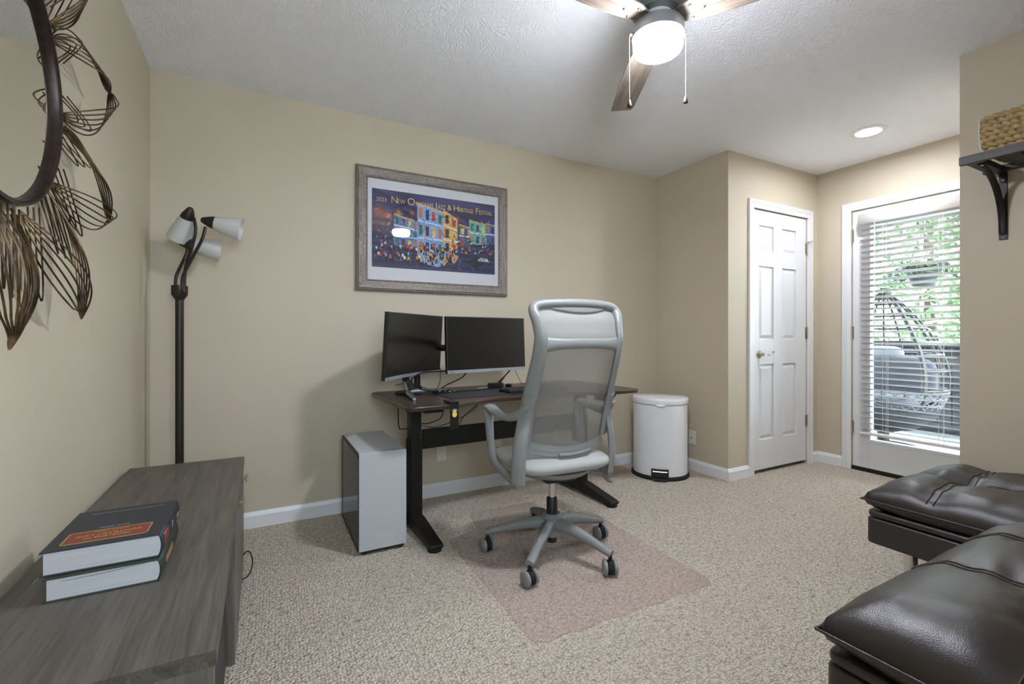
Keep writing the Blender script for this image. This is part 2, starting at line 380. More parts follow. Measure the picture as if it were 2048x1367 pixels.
# closet door with six raised panels
MB_leaf = MB()
yf = YC+.006; lx0, lx1, lz0, lz1 = DX0+.006, DX1-.004, .028, DZ-.006
cols = [(3.905, 4.090), (4.203, 4.392)]; rows = [(.26, .845), (1.04, 1.612), (1.735, 1.93)]
MB_leaf.box((lx0, yf+.012, lz0), (lx1, yf+.036, lz1))
xs = [lx0, cols[0][0], cols[0][1], cols[1][0], cols[1][1], lx1]
for a, b in ((xs[0], xs[1]), (xs[2], xs[3]), (xs[4], xs[5])): MB_leaf.box((a, yf, lz0), (b, yf+.012, lz1))
zs = [lz0, rows[0][0], rows[0][1], rows[1][0], rows[1][1], rows[2][0], rows[2][1], lz1]
for c0, c1 in cols:
    for i in (0, 2, 4, 6): MB_leaf.box((c0, yf, zs[i]), (c1, yf+.012, zs[i+1]))
struct(box('closet_back', (XC+.1, .0, 0), (XF+.1, .12, H), 'wall'))
struct(box('closet_end', (XF, YC+.1, 0), (XF+.1, 0, H), 'wall'))
door1 = struct(MB_leaf.build('door_1', 'door', bevel=.0025))
for c0, c1 in cols:
    for r0, r1 in rows:
        a, b = .008, .034; o1 = [(c0+a, r0+a), (c1-a, r0+a), (c1-a, r1-a), (c0+a, r1-a)]; o2 = [(c0+b, r0+b), (c1-b, r0+b), (c1-b, r1-b), (c0+b, r1-b)]
        vs = [(x, yf+.0125, z) for x, z in o1]+[(x, yf+.003, z) for x, z in o2]
        MB().add(vs, [(4, 5, 6, 7), (3, 2, 1, 0)]+[(i, (i+1) % 4, (i+1) % 4+4, i+4) for i in range(4)]).build('raised_panel', 'door', door1, smooth=0)
hd = MB().lathe([(.002, 0), (.031, 0), (.031, .006), (.024, .012), (.013, .016), (.011, .05), (.014, .055)], 24, look((0, -1, 0), (3.905, yf, .926)))
hd.tube(spline([(3.905, yf-.05, .926), (3.93, yf-.052, .930), (3.955, yf-.052, .922), (3.985, yf-.05, .926), (4.01, yf-.05, .934), (4.015, yf-.05, .944), (4.003, yf-.05, .944)], 6), [(.010-.0035*min(1, i/20)) for i in range(37)], 8)
hd.build('lever_handle', 'nickel', door1)
box('latch_plate', (3.829, yf-.001, .90), (3.834, yf+.002, .955), 'black_metal', door1)
for z in (1.80, 1.094, .36):
    h = MB().box((DX1-.016, yf-.003, z-.045), (DX1-.004, yf, z+.045)).lathe([(.006, -.05), (.006, .05)], 10, Matrix.Translation((DX1-.003, YC-.004, z))).build('hinge', 'nickel', door1)
MB().tube([(DX1-.003, YC-.01, 1.852), (DX1+.012, YC-.035, 1.855), (DX1+.03, YC-.04, 1.858)], .005, 8).tube([(DX1-.003, YC-.01, 1.852), (DX1-.02, YC-.03, 1.845)], .005, 8).build('door_stop', 'nickel', door1)
# patio door, full-lite
GY0, GY1, GZ0, GZ1 = -1.092, -1.686, .245, 1.945
xf = XF+.008
m = MB()
for a, b, c, d in ((PY0-.005, GY0, .03, PZ-.006), (GY1, PY1+.005, .03, PZ-.006), (GY0, GY1, .03, GZ0), (GY0, GY1, GZ1, PZ-.006)):
    m.box((xf, min(a, b), c), (xf+.045, max(a, b), d))
door2 = struct(m.build('door_2', 'door', bevel=.002))
m = MB()
for a, b, c, d in ((GY0+.012, GY0-.012, GZ0-.012, GZ1+.012), (GY1+.012, GY1-.012, GZ0-.012, GZ1+.012), (GY0-.012, GY1+.012, GZ0-.012, GZ0+.012), (GY0-.012, GY1+.012, GZ1-.012, GZ1+.012)):
    m.box((xf-.006, min(a, b), c), (xf+.05, max(a, b), d))
m.build('glazing_bead', 'door', door2, bevel=.003)
box('pane', (xf+.02, GY1, GZ0), (xf+.026, GY0, GZ1), 'glass', door2)
box('threshold', (XF, PY1, 0), (XF+.1, PY0, .028), 'black_metal', door2)
for z in (1.87, 1.094, .34):
    MB().box((xf-.003, PY0-.016, z-.05), (xf, PY0-.004, z+.05)).lathe([(.006, -.055), (.006, .055)], 10, Matrix.Translation((XF-.004, PY0-.003, z))).build('hinge', 'nickel', door2)
hd = MB().lathe([(.002, 0), (.03, 0), (.03, .006), (.013, .014), (.011, .05)], 20, look((-1, 0, 0), (xf, -1.738, .93)))
hd.tube(spline([(xf-.048, -1.738, .93), (xf-.05, -1.70, .936), (xf-.05, -1.66, .925), (xf-.048, -1.63, .93)], 6), .008, 8).build('lever_handle', 'brass', door2)
# venetian blind hung on the patio door
bl = thing('venetian_blind', 'white venetian blind with open slats hung over the glass patio door', 'blind', (XF-.028, -1.388, .30))
B0, B1 = -.325, .333
box('headrail', (-.03, B0, 1.655), (.028, B1, 1.715), 'blind', bl, .004)
vl = MB().grid(2, 9, lambda u, v: (-.034-.008*math.sin(v*PI), B0-.004+u*(B1-B0+.008), 1.63+v*.085)).build('valance', 'blind', bl, solid=.006)
nsl = 36; slat0 = None
sm = MB().grid(2, 5, lambda u, v: ((v-.5)*.05, B0+u*(B1-B0), .0025*math.sin(v*PI)))
for i in range(nsl):
    z = .045+i*(1.60-.045)/(nsl-1)
    if slat0 is None: slat0 = sm.build('slat', 'blind', bl, solid=.0026); o = slat0
    else: o = dup(slat0, bl)
    o.location = (0, 0, z); o.rotation_euler = (0, math.radians(14), 0)
box('bottom_rail', (-.026, B0-.006, 0), (.026, B1+.004, .02), 'blind', bl, .005)
for y in (B0+.16, B0+.49):
    m = MB()
    for dx, dy in ((-.0265, -.012), (-.0265, .012), (.0265, 0)): m.tube([(dx, y+dy, .01), (dx, y+dy, 1.66)], .0011, 5)
    m.build('ladder_cord', 'cord', bl)
MB().tube([(-.038, B0+.55, 1.64), (-.040, B0+.55, .8)], .0025, 6).lathe([(.002, 0), (.006, .004), (.004, .03)], 8, Matrix.Translation((-.04, B0+.55, .775))).build('tilt_wand', 'cord', bl)
# recessed downlight
rl = thing('recessed_downlight', 'glowing recessed round downlight in the alcove ceiling near the patio door', 'light', (4.083, -1.366, H))
MB().lathe([(.068, -.002), (.072, -.009), (.098, -.007), (.104, 0), (.068, 0), (.068, -.002)], 40, cap=False).build('trim_ring', 'plate_white', rl)
MB().lathe([(.001, -.004), (.068, -.004), (.068, -.001), (.001, -.001)], 40).build('lens', 'can_glow', rl)

# ------------------------------------------------------------------ office chair mat
def rpoly(pts, r, n=5):
    out = []; m = len(pts)
    for i in range(m):
        p = Vector(pts[i]); a = (Vector(pts[i-1])-p); b = (Vector(pts[(i+1) % m])-p); rr = min(r, a.length*.45, b.length*.45)
        s, e = p+a.normalized()*rr, p+b.normalized()*rr
        for k in range(n+1):
            t = k/n; q = s*(1-t)**2+p*2*t*(1-t)+e*t*t; out.append((q.x, q.y))
    return out
poly = rpoly([(1.338, -1.60), (2.235, -1.62), (2.27, -.70), (2.06, -.66), (2.03, -.40), (1.60, -.385), (1.555, -.62), (1.36, -.68)], .05)
pm = []
for i in range(len(poly)):
    a, b = Vector(poly[i]), Vector(poly[(i+1) % len(poly)]); n = max(1, int((b-a).length/.025))
    for k in range(n):
        q = a+(b-a)*(k/n); wv = .006*math.sin(k*.9+i) if (b-a).length > .7 and abs((b-a).x) > .5 else 0
        pm.append((q.x, q.y+wv))
tag(MB().prism(pm, .001, .005).build('chair_mat', 'mat_pvc', smooth=0), 'clear plastic chair mat with a lip lying on the carpet under the office chair', 'mat')

# ------------------------------------------------------------------ sit-stand desk
DK = thing('standing_desk', 'dark wood standing desk with black steel T legs by the back wall', 'desk', (1.86, -.412, 0), .042)
def front(x):
    a = abs(x); t = min(1, max(0, (.62-a)/.40)); t = t*t*(3-2*t); return -.372+.10*t
fp = [(x, front(x)) for x in np.linspace(-.765, .765, 45)]
fp = [(float(a), float(b)) for a, b in fp]
top = rpoly([(-.765, .345), (-.765, fp[0][1])], .0)[:0]
def corner(cx, cy, r, a0, a1): return [(cx+r*math.cos(a), cy+r*math.sin(a)) for a in np.linspace(a0, a1, 6)]
r = .045
top = corner(-.765+r, -.372+r, r, PI, 1.5*PI)+[q for q in fp if abs(q[0]) < .71]+corner(.765-r, -.372+r, r, 1.5*PI, 2*PI)+corner(.765-r, .345-r, r, 0, PI/2)+corner(-.765+r, .345-r, r, PI/2, PI)
top = [(float(a), float(b)) for a, b in top]
MB().prism(top, .708, .731).build('tabletop', 'desk_wood', DK, bevel=.006, seg=3)
for s in (-1, 1):
    x = -.608 if s < 0 else .568
    foot = MB()
    for sy in (-1, 1):
        prof = [(0, .02), (0, .088), (.075, .085), (.33, .04), (.345, .034), (.345, .018), (.30, .014)]
        vs = [(x-.036, sy*a, b) for a, b in prof]+[(x+.036, sy*a, b) for a, b in prof]; n = len(prof)
        foot.add(vs, [tuple(range(n)), tuple(range(2*n-1, n-1, -1))]+[(i, (i+1) % n, (i+1) % n+n, i+n) for i in range(n)])
    f = foot.build('foot', 'black_metal', DK, bevel=.006)
    for sy in (-1, 1): MB().lathe([(.002, 0), (.034, 0), (.036, .012), (.034, .02), (.002, .02)], 20, Matrix.Translation((x, sy*.312, 0))).build('levelling_pad', 'rubber', f)
    c = MB().box((x-.034, -.045, .08), (x+.034, .045, .50)).build('outer_column', 'black_metal', DK, bevel=.006)
    MB().box((x-.029, -.04, .48), (x+.029, .04, .69)).build('inner_column', 'black_metal', DK, bevel=.005)
    MB().box((x-.05, -.30, .685), (x+.05, .30, .708)).build('top_bracket', 'black_metal', DK, bevel=.003)
MB().box((-.55, .02, .428), (.55, .045, .538)).build('cross_beam', 'black_metal', DK, bevel=.004)
MB().box((.48, -.325, .668), (.585, -.25, .7075)).build('height_controller', 'black_plastic', DK, bevel=.004)
# clamp bracket with a pineapple sticker at the desk's front edge
ck = thing('desk_clamp', 'black metal desk clamp with a pineapple sticker on the desk front edge', 'clamp', (1.352, -.793, .606), .042)
MB().box((-.023, -.006, 0), (.023, .0, .137)).box((-.023, -.006, .1265), (.023, .085, .1375)).box((-.023, 0, .0), (.023, .05, .006)).build('bracket', 'black_metal', ck, bevel=.002)
pn = MB().lathe([(.001, -.0005), (.0125, -.0005), (.0125, .0005), (.001, .0005)], 20, Matrix.Translation((0, -.0068, .075)) @ Matrix.Rotation(PI/2, 4, 'X') @ Matrix.Diagonal((1, 1.25, 1, 1))).build('pineapple_sticker', 'yellow', ck)
m = MB()
for a in (-1.1, -.6, 0, .6, 1.1):
    d = Vector((math.sin(a), 0, math.cos(a))); p0 = Vector((0, -.0072, .087)); q = Vector((d.z, 0, -d.x))*.003
    m.add([p0-q, p0+q, p0+d*.02], [(0, 1, 2)])
m.build('sticker_leaves', 'leafgreen', pn, smooth=0, solid=.0006)
# ------------------------------------------------------------------ monitors
def monitor(name, label, loc, rz, w, h, chin, curve, smat, tilt, cat='monitor'):
    t = thing(name, label, cat, loc, rz)
    g = bpy.data.objects.new('screen_body', None)
    R = Matrix.Rotation(tilt, 4, 'X')
    def surf(x0, x1, z0, z1, y, n=17):
        return lambda u, v: R @ Vector((x0+u*(x1-x0), y-curve*((2*((x0+u*(x1-x0))/w))**2), z0+v*(z1-z0)))
    body = MB()
    n = 17
    def slab(mb, x0, x1, z0, z1, y0, y1):
        f0, f1 = surf(x0, x1, z0, z1, y0), surf(x0, x1, z0, z1, y1)
        vs = [f(i/(n-1), v) for f in (f0, f1) for i in range(n) for v in (0, 1)]
        fs = []
        for i in range(n-1):
            a = 2*i; b = a+2*n
            fs += [(a, a+1, a+3, a+2), (b, b+2, b+3, b+1), (a, a+2, b+2, b), (a+1, b+1, b+3, a+3)]
        fs += [(0, 2*n, 2*n+1, 1), (2*n-2, 2*n-1, 4*n-1, 4*n-2)]
        mb.add(vs, fs); return mb
    slab(body, -w/2, w/2, -h/2, h/2, 0, .022).build('bezel', 'black_plastic', t, bevel=.002)
    slab(MB(), -w/2+.007, w/2-.007, -h/2+chin, h/2-.007, -.0012, .002).build('screen', smat, t, smooth=60)
    ch = slab(MB(), -w/2+.002, w/2-.002, -h/2, -h/2+chin, -.003, .004).build('chin', 'silver', t, bevel=.001)
    MB().box((-.1, .02, -.08), (.1, .05, .06), R).box((-.06, .045, -.06), (.06, .062, .05), R).build('rear_housing', 'black_plastic', t, bevel=.008)
    text_mesh('logo', 'AOC', .011, 'black_plastic', ch, R @ Matrix.Translation((-w/2+.03, -.0032-curve*.82, -h/2+.004)) @ Matrix.Rotation(PI/2, 4, 'X'))
    return t, R
ML, RL = monitor('monitor', 'angled black monitor with silver chin on a silver V stand, left of the pair', (1.268, -.375, 1.018), .765, .615, .355, .018, .022, 'screen', math.radians(3.5))
st = MB()
zf = .7315-1.018
MB().tube([(0, .04, -.02), (.0, .06, -.12), (0, .05, -.20), (0, .02, zf+.03)], [(.04, .012), (.038, .012), (.036, .013), (.05, .015)], 12, up=(1, 0, 0)).build('stand_neck', 'black_plastic', ML)
for s, e in ((-1, (-.20, -.12)), (1, (.20, -.12))):
    MB().tube([(0, .035, zf+.017), (s*.05, .005, zf+.018), (e[0]*.75, e[1]*.66, zf+.013), (e[0], e[1], zf+.0085)], [(.016, .016), (.015, .015), (.011, .012), (.008, .008)], 8, up=(0, 0, 1)).build('stand_leg', 'steel', ML)
MB().tube([(0, .02, zf+.016), (0, .11, zf+.0105)], [(.015, .03), (.010, .022)], 10, up=(0, 0, 1)).build('stand_rear_leg', 'black_plastic', ML)
MR, RR = monitor('monitor', 'flat black monitor with silver chin held on an arm, right of the pair', (1.689, -.478, 1.020), .174, .565, .322, .018, 0, 'screen_satin', math.radians(-2.5))
ma = thing('pole_stand', 'black pole monitor stand on a round base behind the left monitor', 'stand', (1.345, -.19, .731))
MB().lathe([(.002, 0), (.07, 0), (.07, .006), (.03, .014), (.026, .03), (.019, .036), (.0175, .36), (.002, .362)], 28).build('pole', 'black_metal', ma)
MB().lathe([(.018, .23), (.027, .23), (.027, .29), (.018, .29)], 20).tube([(0, 0, .26), (.13, .04, .262), (.19, -.02, .264)], [(.02, .012)]*3, 8, up=(0, 0, 1)).tube([(.19, -.02, .285), (.27, -.09, .287), (.345, -.175, .289)], [(.02, .012)]*3, 8, up=(0, 0, 1)).build('swing_arm', 'black_metal', ma, bevel=0)
MB().box((-.05, -.006, -.05), (.05, .006, .05), Matrix.Translation((.352, -.218, .289)) @ Matrix.Rotation(.174, 4, 'Z')).lathe([(.016, 0), (.016, .04)], 12, Matrix.Translation((.343, -.18, .27))).build('mount_plate', 'black_metal', ma)
# ------------------------------------------------------------------ things on the desk
tag(MB().prism(rpoly([(-.40, -.155), (.40, -.155), (.40, .155), (-.40, .155)], .015), 0, .003).build('desk_pad', 'pad', loc=(1.80, -.455, .7315), rot=(0, 0, .042)), 'charcoal cloth desk pad lying flat under the keyboard', 'desk pad')
kb = thing('keyboard', 'black keyboard lying on the charcoal desk pad', 'keyboard', (1.985, -.515, .735), .05)
MB().prism(rpoly([(-.215, -.065), (.215, -.065), (.215, .068), (-.215, .068)], .008), 0, .016).build('case', 'black_plastic', kb, bevel=.003)
key0 = None
for rr in range(6):
    for cc in range(20):
        if rr == 0 and 4 <= cc <= 9 and cc != 4: continue
        wk = .0185*(6 if (rr == 0 and cc == 4) else 1)
        if key0 is None or wk > .03:
            q = MB().add([(-wk/2+.001, -.0085, 0), (wk/2-.001, -.0085, 0), (wk/2-.001, .0085, 0), (-wk/2+.001, .0085, 0), (-wk/2+.003, -.0062, .006), (wk/2-.003, -.0062, .006), (wk/2-.003, .0068, .006), (-wk/2+.003, .0068, .006)],
                     [(3, 2, 1, 0), (4, 5, 6, 7), (0, 1, 5, 4), (1, 2, 6, 5), (2, 3, 7, 6), (3, 0, 4, 7)]).build('key', 'key', kb, smooth=0)
            if key0 is None: key0 = q
        else: q = dup(key0, kb)
        q.location = (-.2+cc*.0208+(wk-.0185)/2, -.052+rr*.0208, .016)
mc = thing('desk_microphone', 'black desk microphone base with a slanted boom standing behind the desk pad', 'microphone', (1.86, -.235, .7315), .1)
MB().prism(rpoly([(-.062, -.03), (.045, -.03), (.06, .02), (-.05, .03)], .015), 0, .03).build('base', 'black_plastic', mc, bevel=.006)
MB().tube([(.02, 0, .025), (.075, 0, .075), (.135, 0, .128)], [.009, .004, .005], 8).build('boom', 'black_metal', mc)
MB().tube(spline([(.135, 0, .128), (.148, .002, .132), (.165, .006, .09), (.19, .0, .04), (.205, -.01, .0025)], 6), .0016, 6).build('cord', 'rubber', mc)
MB().lathe([(.001, 0), (.02, 0), (.022, .012), (.012, .02)], 14, Matrix.Translation((.095, -.01, 0))).build('puck', 'black_plastic', mc)
tag(MB().prism([(-.05, -.02), (.05, -.02), (.05, .02), (-.05, .02)], 0, .001).build('paper_card', 'plate_white', loc=(1.775, -.215, .7315), rot=(0, 0, .3), smooth=0), 'small white card lying beside the microphone base', 'card')
random.seed(4)
ep = thing('cable_tangle', 'tangled black earphone cable with silver plugs at the desk pad edge', 'cable', (1.43, -.37, .7315))
pts = [(random.uniform(-.05, .07), random.uniform(-.03, .03), random.uniform(.006, .018)) for i in range(14)]
MB().tube(spline(pts, 5), .0022, 6).build('cord', 'rubber', ep)
for i in range(5):
    x, y = random.uniform(-.04, .08), random.uniform(-.03, .02); MB().lathe([(.001, 0), (.004, .001), (.0045, .018), (.001, .02)], 8, look((random.uniform(-1, 1), random.uniform(-1, 1), .2), (x, y, .008))).build('plug', 'chrome' if i % 2 else 'nickel', ep)
def cable(label, pts, r=.003, name='cable', n=8): return tag(MB().tube(spline(pts, n), r, 7).build(name, 'rubber'), label, 'cable')
cable('thick black cable looping in front of the left monitor chin', [(1.455, -.40, .866), (1.40, -.44, .868), (1.30, -.43, .862), (1.245, -.41, .822), (1.285, -.40, .775), (1.36, -.38, .752), (1.42, -.38, .742)], .0042)
cable('thin black cable dropping straight from the gap between the monitors', [(1.44, -.26, .93), (1.455, -.29, .88), (1.445, -.32, .80), (1.41, -.345, .742)], .002)
cable('short black cable hanging below the chin of the right monitor', [(1.57, -.44, .862), (1.56, -.38, .82), (1.52, -.25, .77), (1.50, -.18, .736)], .0035)
cable('thin black cable lying behind the silver stand of the left monitor', [(1.21, -.20, .775), (1.27, -.23, .785), (1.37, -.27, .757), (1.42, -.31, .7345)], .0022)
cable('black cable bent in a square hook under the left end of the desk', [(1.155, -.47, .70), (1.155, -.47, .66), (1.16, -.47, .575), (1.19, -.46, .562), (1.27, -.45, .562)], .0032)
cable('thin black cable slanting beside the hooked cable under the desk', [(1.18, -.47, .705), (1.20, -.46, .66), (1.245, -.44, .62)], .0022)
cable('black cable sagging from the desk leg up to the clamp', [(1.29, -.45, .58), (1.31, -.55, .60), (1.325, -.68, .65), (1.328, -.70, .70)], .003)
cable('thin black cable curving low under the desk behind the clamp', [(1.29, -.42, .565), (1.38, -.42, .548), (1.50, -.42, .575), (1.60, -.45, .63), (1.66, -.47, .705)], .002)
cable('thin black cable dropping from the desk edge to the cross beam', [(1.665, -.44, .705), (1.63, -.42, .65), (1.57, -.39, .59), (1.545, -.385, .542)], .0022)
cable('thin black cable loop on the carpet at the cabinet front', [(.43, -.60, .10), (.447, -.60, .115), (.462, -.61, .105), (.469, -.63, .075), (.462, -.65, .045), (.447, -.665, .030), (.43, -.67, .028)], .0025)

# ------------------------------------------------------------------ computer tower
pc = thing('computer_tower', 'white computer tower with smoked glass side standing on the carpet by the desk leg', 'computer', (1.035, -.385, 0))
w2, d2, zb, zt = .116, .262, .022, .498
MB().box((-w2+.006, -d2+.004, zb), (w2, d2, zt-.002)).build('case', 'case', pc, bevel=.003) if False else None
m = MB().box((-w2, -d2, zb), (w2, -d2+.012, zt)); m.build('front_panel', 'case', pc, bevel=.002)
MB().box((-w2+.004, -d2+.012, zt-.008), (w2, d2, zt)).build('top_panel', 'case', pc, bevel=.002)
MB().box((w2-.004, -d2+.012, zb), (w2, d2, zt-.008)).build('side_panel', 'case', pc)
MB().box((-w2+.006, d2-.004, zb), (w2-.004, d2, zt-.008)).box((-w2+.006, -d2+.012, zb), (w2-.004, d2-.004, zb+.1)).build('chassis', 'case', pc)
MB().box((-w2+.10, -d2+.03, zb+.12), (w2-.01, d2-.02, zt-.03)).build('motherboard_tray', 'cab_dark', pc)
MB().box((-w2+.03, -.12, .26), (w2-.02, .14, .30)).build('graphics_card', 'black_plastic', pc, bevel=.004)
g = MB().box((-w2-.001, -d2+.014, zb+.006), (-w2+.003, d2-.004, zt-.018)).build('glass_side', 'glass_dark', pc)
m = MB()
for a in ((-d2+.006, zb, -d2+.016, zt-.008), (d2-.012, zb, d2, zt-.008), (-d2+.006, zt-.02, d2, zt-.008), (-d2+.006, zb, d2, zb+.008)): m.box((-w2-.0025, a[0], a[1]), (-w2+.004, a[2], a[3]))
m.build('glass_border', 'black_plastic', pc)
for x in (-w2+.02, w2-.04):
    for y in (-d2+.015, d2-.06): MB().box((x, y, 0), (x+.025, y+.045, zb)).build('foot', 'black_plastic', pc, bevel=.003)
MB().box((-w2+.012, -d2+.006, zb-.012), (w2-.012, d2-.01, zb)).build('bottom_skirt', 'black_plastic', pc)
for i, x in enumerate((.02, .035, .052, .066, .08)):
    MB().lathe([(.001, 0), (.004, 0), (.004, .001), (.001, .001)], 12, Matrix.Translation((x, -d2+.03, zt))).build('port', 'black_plastic', pc)
text_mesh('logo', 'NZXT', .022, 'case_logo', pc, Matrix.Translation((.0, -d2-.0002, .075)) @ Matrix.Rotation(PI/2, 4, 'X'))

# ------------------------------------------------------------------ office chair (faces +y)
CH = thing('office_chair', 'grey mesh-back swivel office chair with looped arms on the chair mat', 'chair', (1.76, -1.06, .005), -.07)
def back_y(z):
    zs_ = [.42, .52, .60, .73, .88, .97, 1.06, 1.14, 1.20, 1.225]; ys_ = [-.16, -.165, -.175, -.205, -.255, -.285, -.305, -.285, -.245, -.225]
    return float(np.interp(z, zs_, ys_))
def hw(z):
    return float(np.interp(z, [.42, .52, .62, .75, .90, 1.0, 1.06, 1.12, 1.17, 1.20, 1.22], [.215, .215, .216, .214, .207, .203, .203, .208, .216, .215, .20]))
def bow(x, z): return .035*(x/.21)**2*float(np.interp(z, [.5, .62, 1.0, 1.25], [1.6, 1.5, 1.0, 1.0]))
def bpt(x, z, dy=0): return Vector((x, back_y(z)+bow(x, z)+dy, z))
# one loop: up the left upright, over the top, down the right upright
path = []; rad = []
for z in np.linspace(.60, 1.16, 24): path.append(bpt(-hw(z), z)); rad.append((float(np.interp(z, [.6, .75, .9, 1.05, 1.18], [.039, .036, .033, .030, .025])), float(np.interp(z, [.6, .8, 1.05, 1.18], [.018, .015, .014, .018]))))
for a in np.linspace(.15, 1, 12):
    x = -.216+.432*0; 
arc = spline([bpt(-.216, 1.16), bpt(-.211, 1.187), bpt(-.18, 1.203), bpt(-.1, 1.209), bpt(0, 1.211), bpt(.1, 1.209), bpt(.18, 1.203), bpt(.211, 1.187), bpt(.216, 1.16)], 4)
L = len(path); right = [Vector((-p.x, p.y, p.z)) for p in reversed(path)]
full = path[:-1]+arc+right[1:]
rr_ = rad[:-1]+[(.023, .021)]*len(arc)+list(reversed(rad))[1:]
ups_ = []
for p in full:
    q = max(-1, min(1, p.x/.2)) if p.z > 1.18 else math.copysign(1, p.x)
    ups_.append((-.72*q, -.69-.31*(1-abs(q)), 0))
MB().tube(full, rr_, 12, up=ups_).build('back_frame', 'chair_plastic', CH, smooth=70)
# crossbar at the neck
zc = 1.035
MB().tube([bpt(x, zc-.006*(x/.2)**2) for x in np.linspace(-.2, .2, 13)], [(.010, .022+.016*(abs(x)/.2)**4) for x in np.linspace(-.2, .2, 13)], 10, up=(0, 1, 0)).build('neck_bar', 'chair_plastic', CH, smooth=70)
bm_ = MB().grid(21, 25, lambda u, v: bpt((2*u-1)*(hw(.565+v*.46)-.004), .565+v*.46-.028*(1-(2*u-1)**2)*(1-v)**3, .012-.02*(1-(2*u-1)**2)*math.sin(v*PI)))
bm_.build('back_mesh', 'chair_mesh', CH, smooth=80)
MB().grid(17, 9, lambda u, v: bpt((2*u-1)*(hw(1.045+v*.15)-.006), 1.045+v*.15, .008)).build('headrest_mesh', 'headrest_mesh', CH, smooth=80)
MB().grid(15, 5, lambda u, v: bpt((2*u-1)*.17, 1.196-v*.028*(1-(2*u-1)**2), -.001)).build('headrest_flap', 'head_pad', CH, smooth=80, solid=.002)
# lower rim of the mesh and lumbar strip
def rim(dz, dy): return [bpt(x, .565+dz-.028*(1-(x/.212)**2), .010+dy) for x in np.linspace(-.212, .212, 17)]
MB().tube(rim(0, 0), [(.008, .012)]*17, 8, up=(0, 1, 0)).build('lower_rim', 'chair_plastic', CH, smooth=70)
MB().grid(15, 4, lambda u, v: bpt((2*u-1)*.20, .545+v*.05-.03*(1-(2*u-1)**2), -.004)).build('lumbar_band', 'headrest_mesh', CH, smooth=80)
MB().tube([bpt(x, .552-.026*(1-(x/.2)**2), -.012) for x in np.linspace(-.06, .11, 9)], [(.006, .009)]*9, 8, up=(0, 1, 0)).build('lumbar_slider', 'chair_plastic', CH, smooth=70)
for s in (-1, 1):
    # upright skirt: from back frame down beside the seat; arm loop forward, down and back under the seat
    X = s*.262
    up_ = spline([(s*.214, back_y(.80)+.035, .80), (s*.222, back_y(.70)+.045, .70), (s*.240, -.15, .60), (s*.250, -.145, .50), (s*.246, -.135, .41)], 6)
    MB().tube(up_, lerp_list([(.03, .014), (.033, .015), (.034, .015), (.034, .015), (.034, .014)], len(up_)), 12, up=(-s*.72, -.69, 0)).build('upright', 'chair_plastic', CH, smooth=70)
    arm = spline([(s*.222, back_y(.78)+.04, .765), (s*.243, -.12, .712), (s*.262, -.03, .690), (s*.268, .06, .700), (s*.268, .135, .716), (s*.267, .168, .708), (s*.264, .178, .675), (s*.262, .165, .58), (s*.262, .145, .50), (s*.258, .10, .445), (s*.252, .02, .425), (s*.247, -.08, .412), (s*.245, -.14, .405)], 6)
    w_ = lerp_list([(.016, .013), (.018, .015), (.013, .019), (.011, .023), (.010, .024), (.011, .023), (.013, .021), (.018, .016), (.019, .015), (.016, .015), (.016, .014), (.02, .013), (.024, .012)], len(arm))
    MB().tube(arm, [(b*1.25, a*1.25) for a, b in w_], 10, up=(1, 0, 0)).build('armrest', 'chair_plastic', CH, smooth=70)
def seat_fn(u, v):
    a = 2*PI*u; ct, st_ = math.cos(a), math.sin(a); e = 2/4.5
    x = .245*math.copysign(abs(ct)**e, ct); y = .03+.245*math.copysign(abs(st_)**e, st_)
    ph = (v-.5)*PI; c = math.cos(ph)**.55 if v not in (0, 1) else 0; z = math.sin(ph)
    zz = .475+(.042 if z > 0 else .045)*math.copysign(abs(z)**.8, z)
    if y*c > .15: zz -= .03*((y-.15)/.12)**2*c
    return Vector((x*c, .03+(y-.03)*c, zz))
MB().grid(48, 17, seat_fn, cu=True).build('seat', 'chair_fabric', CH, smooth=80)
MB().lathe([(.002, .405), (.17, .405), (.19, .418), (.20, .436), (.002, .436)], 28, Matrix.Translation((0, .02, 0)), sy=1.05).build('seat_shell', 'chair_plastic', CH)
MB().box((-.08, -.10, .375), (.08, .12, .412)).build('tilt_mechanism', 'black_plastic', CH, bevel=.008)
MB().tube(spline([(.08, -.02, .395), (.20, -.05, .39), (.25, -.065, .375), (.28, -.075, .345), (.30, -.08, .338)], 5), lerp_list([.006, .007, .009, .011, .009], 21), 8).build('height_lever', 'chair_base', CH)
MB().lathe([(.002, .20), (.014, .20), (.014, .375), (.025, .375), (.025, .39), (.002, .39)], 20).build('gas_lift', 'chrome', CH)
MB().lathe([(.002, .06), (.023, .06), (.027, .09), (.027, .27), (.024, .275), (.002, .275)], 20).build('lift_cover', 'black_plastic', CH)
MB().lathe([(.002, .095), (.045, .095), (.047, .15), (.052, .185), (.04, .20), (.002, .20)], 28).build('hub', 'chair_base', CH)
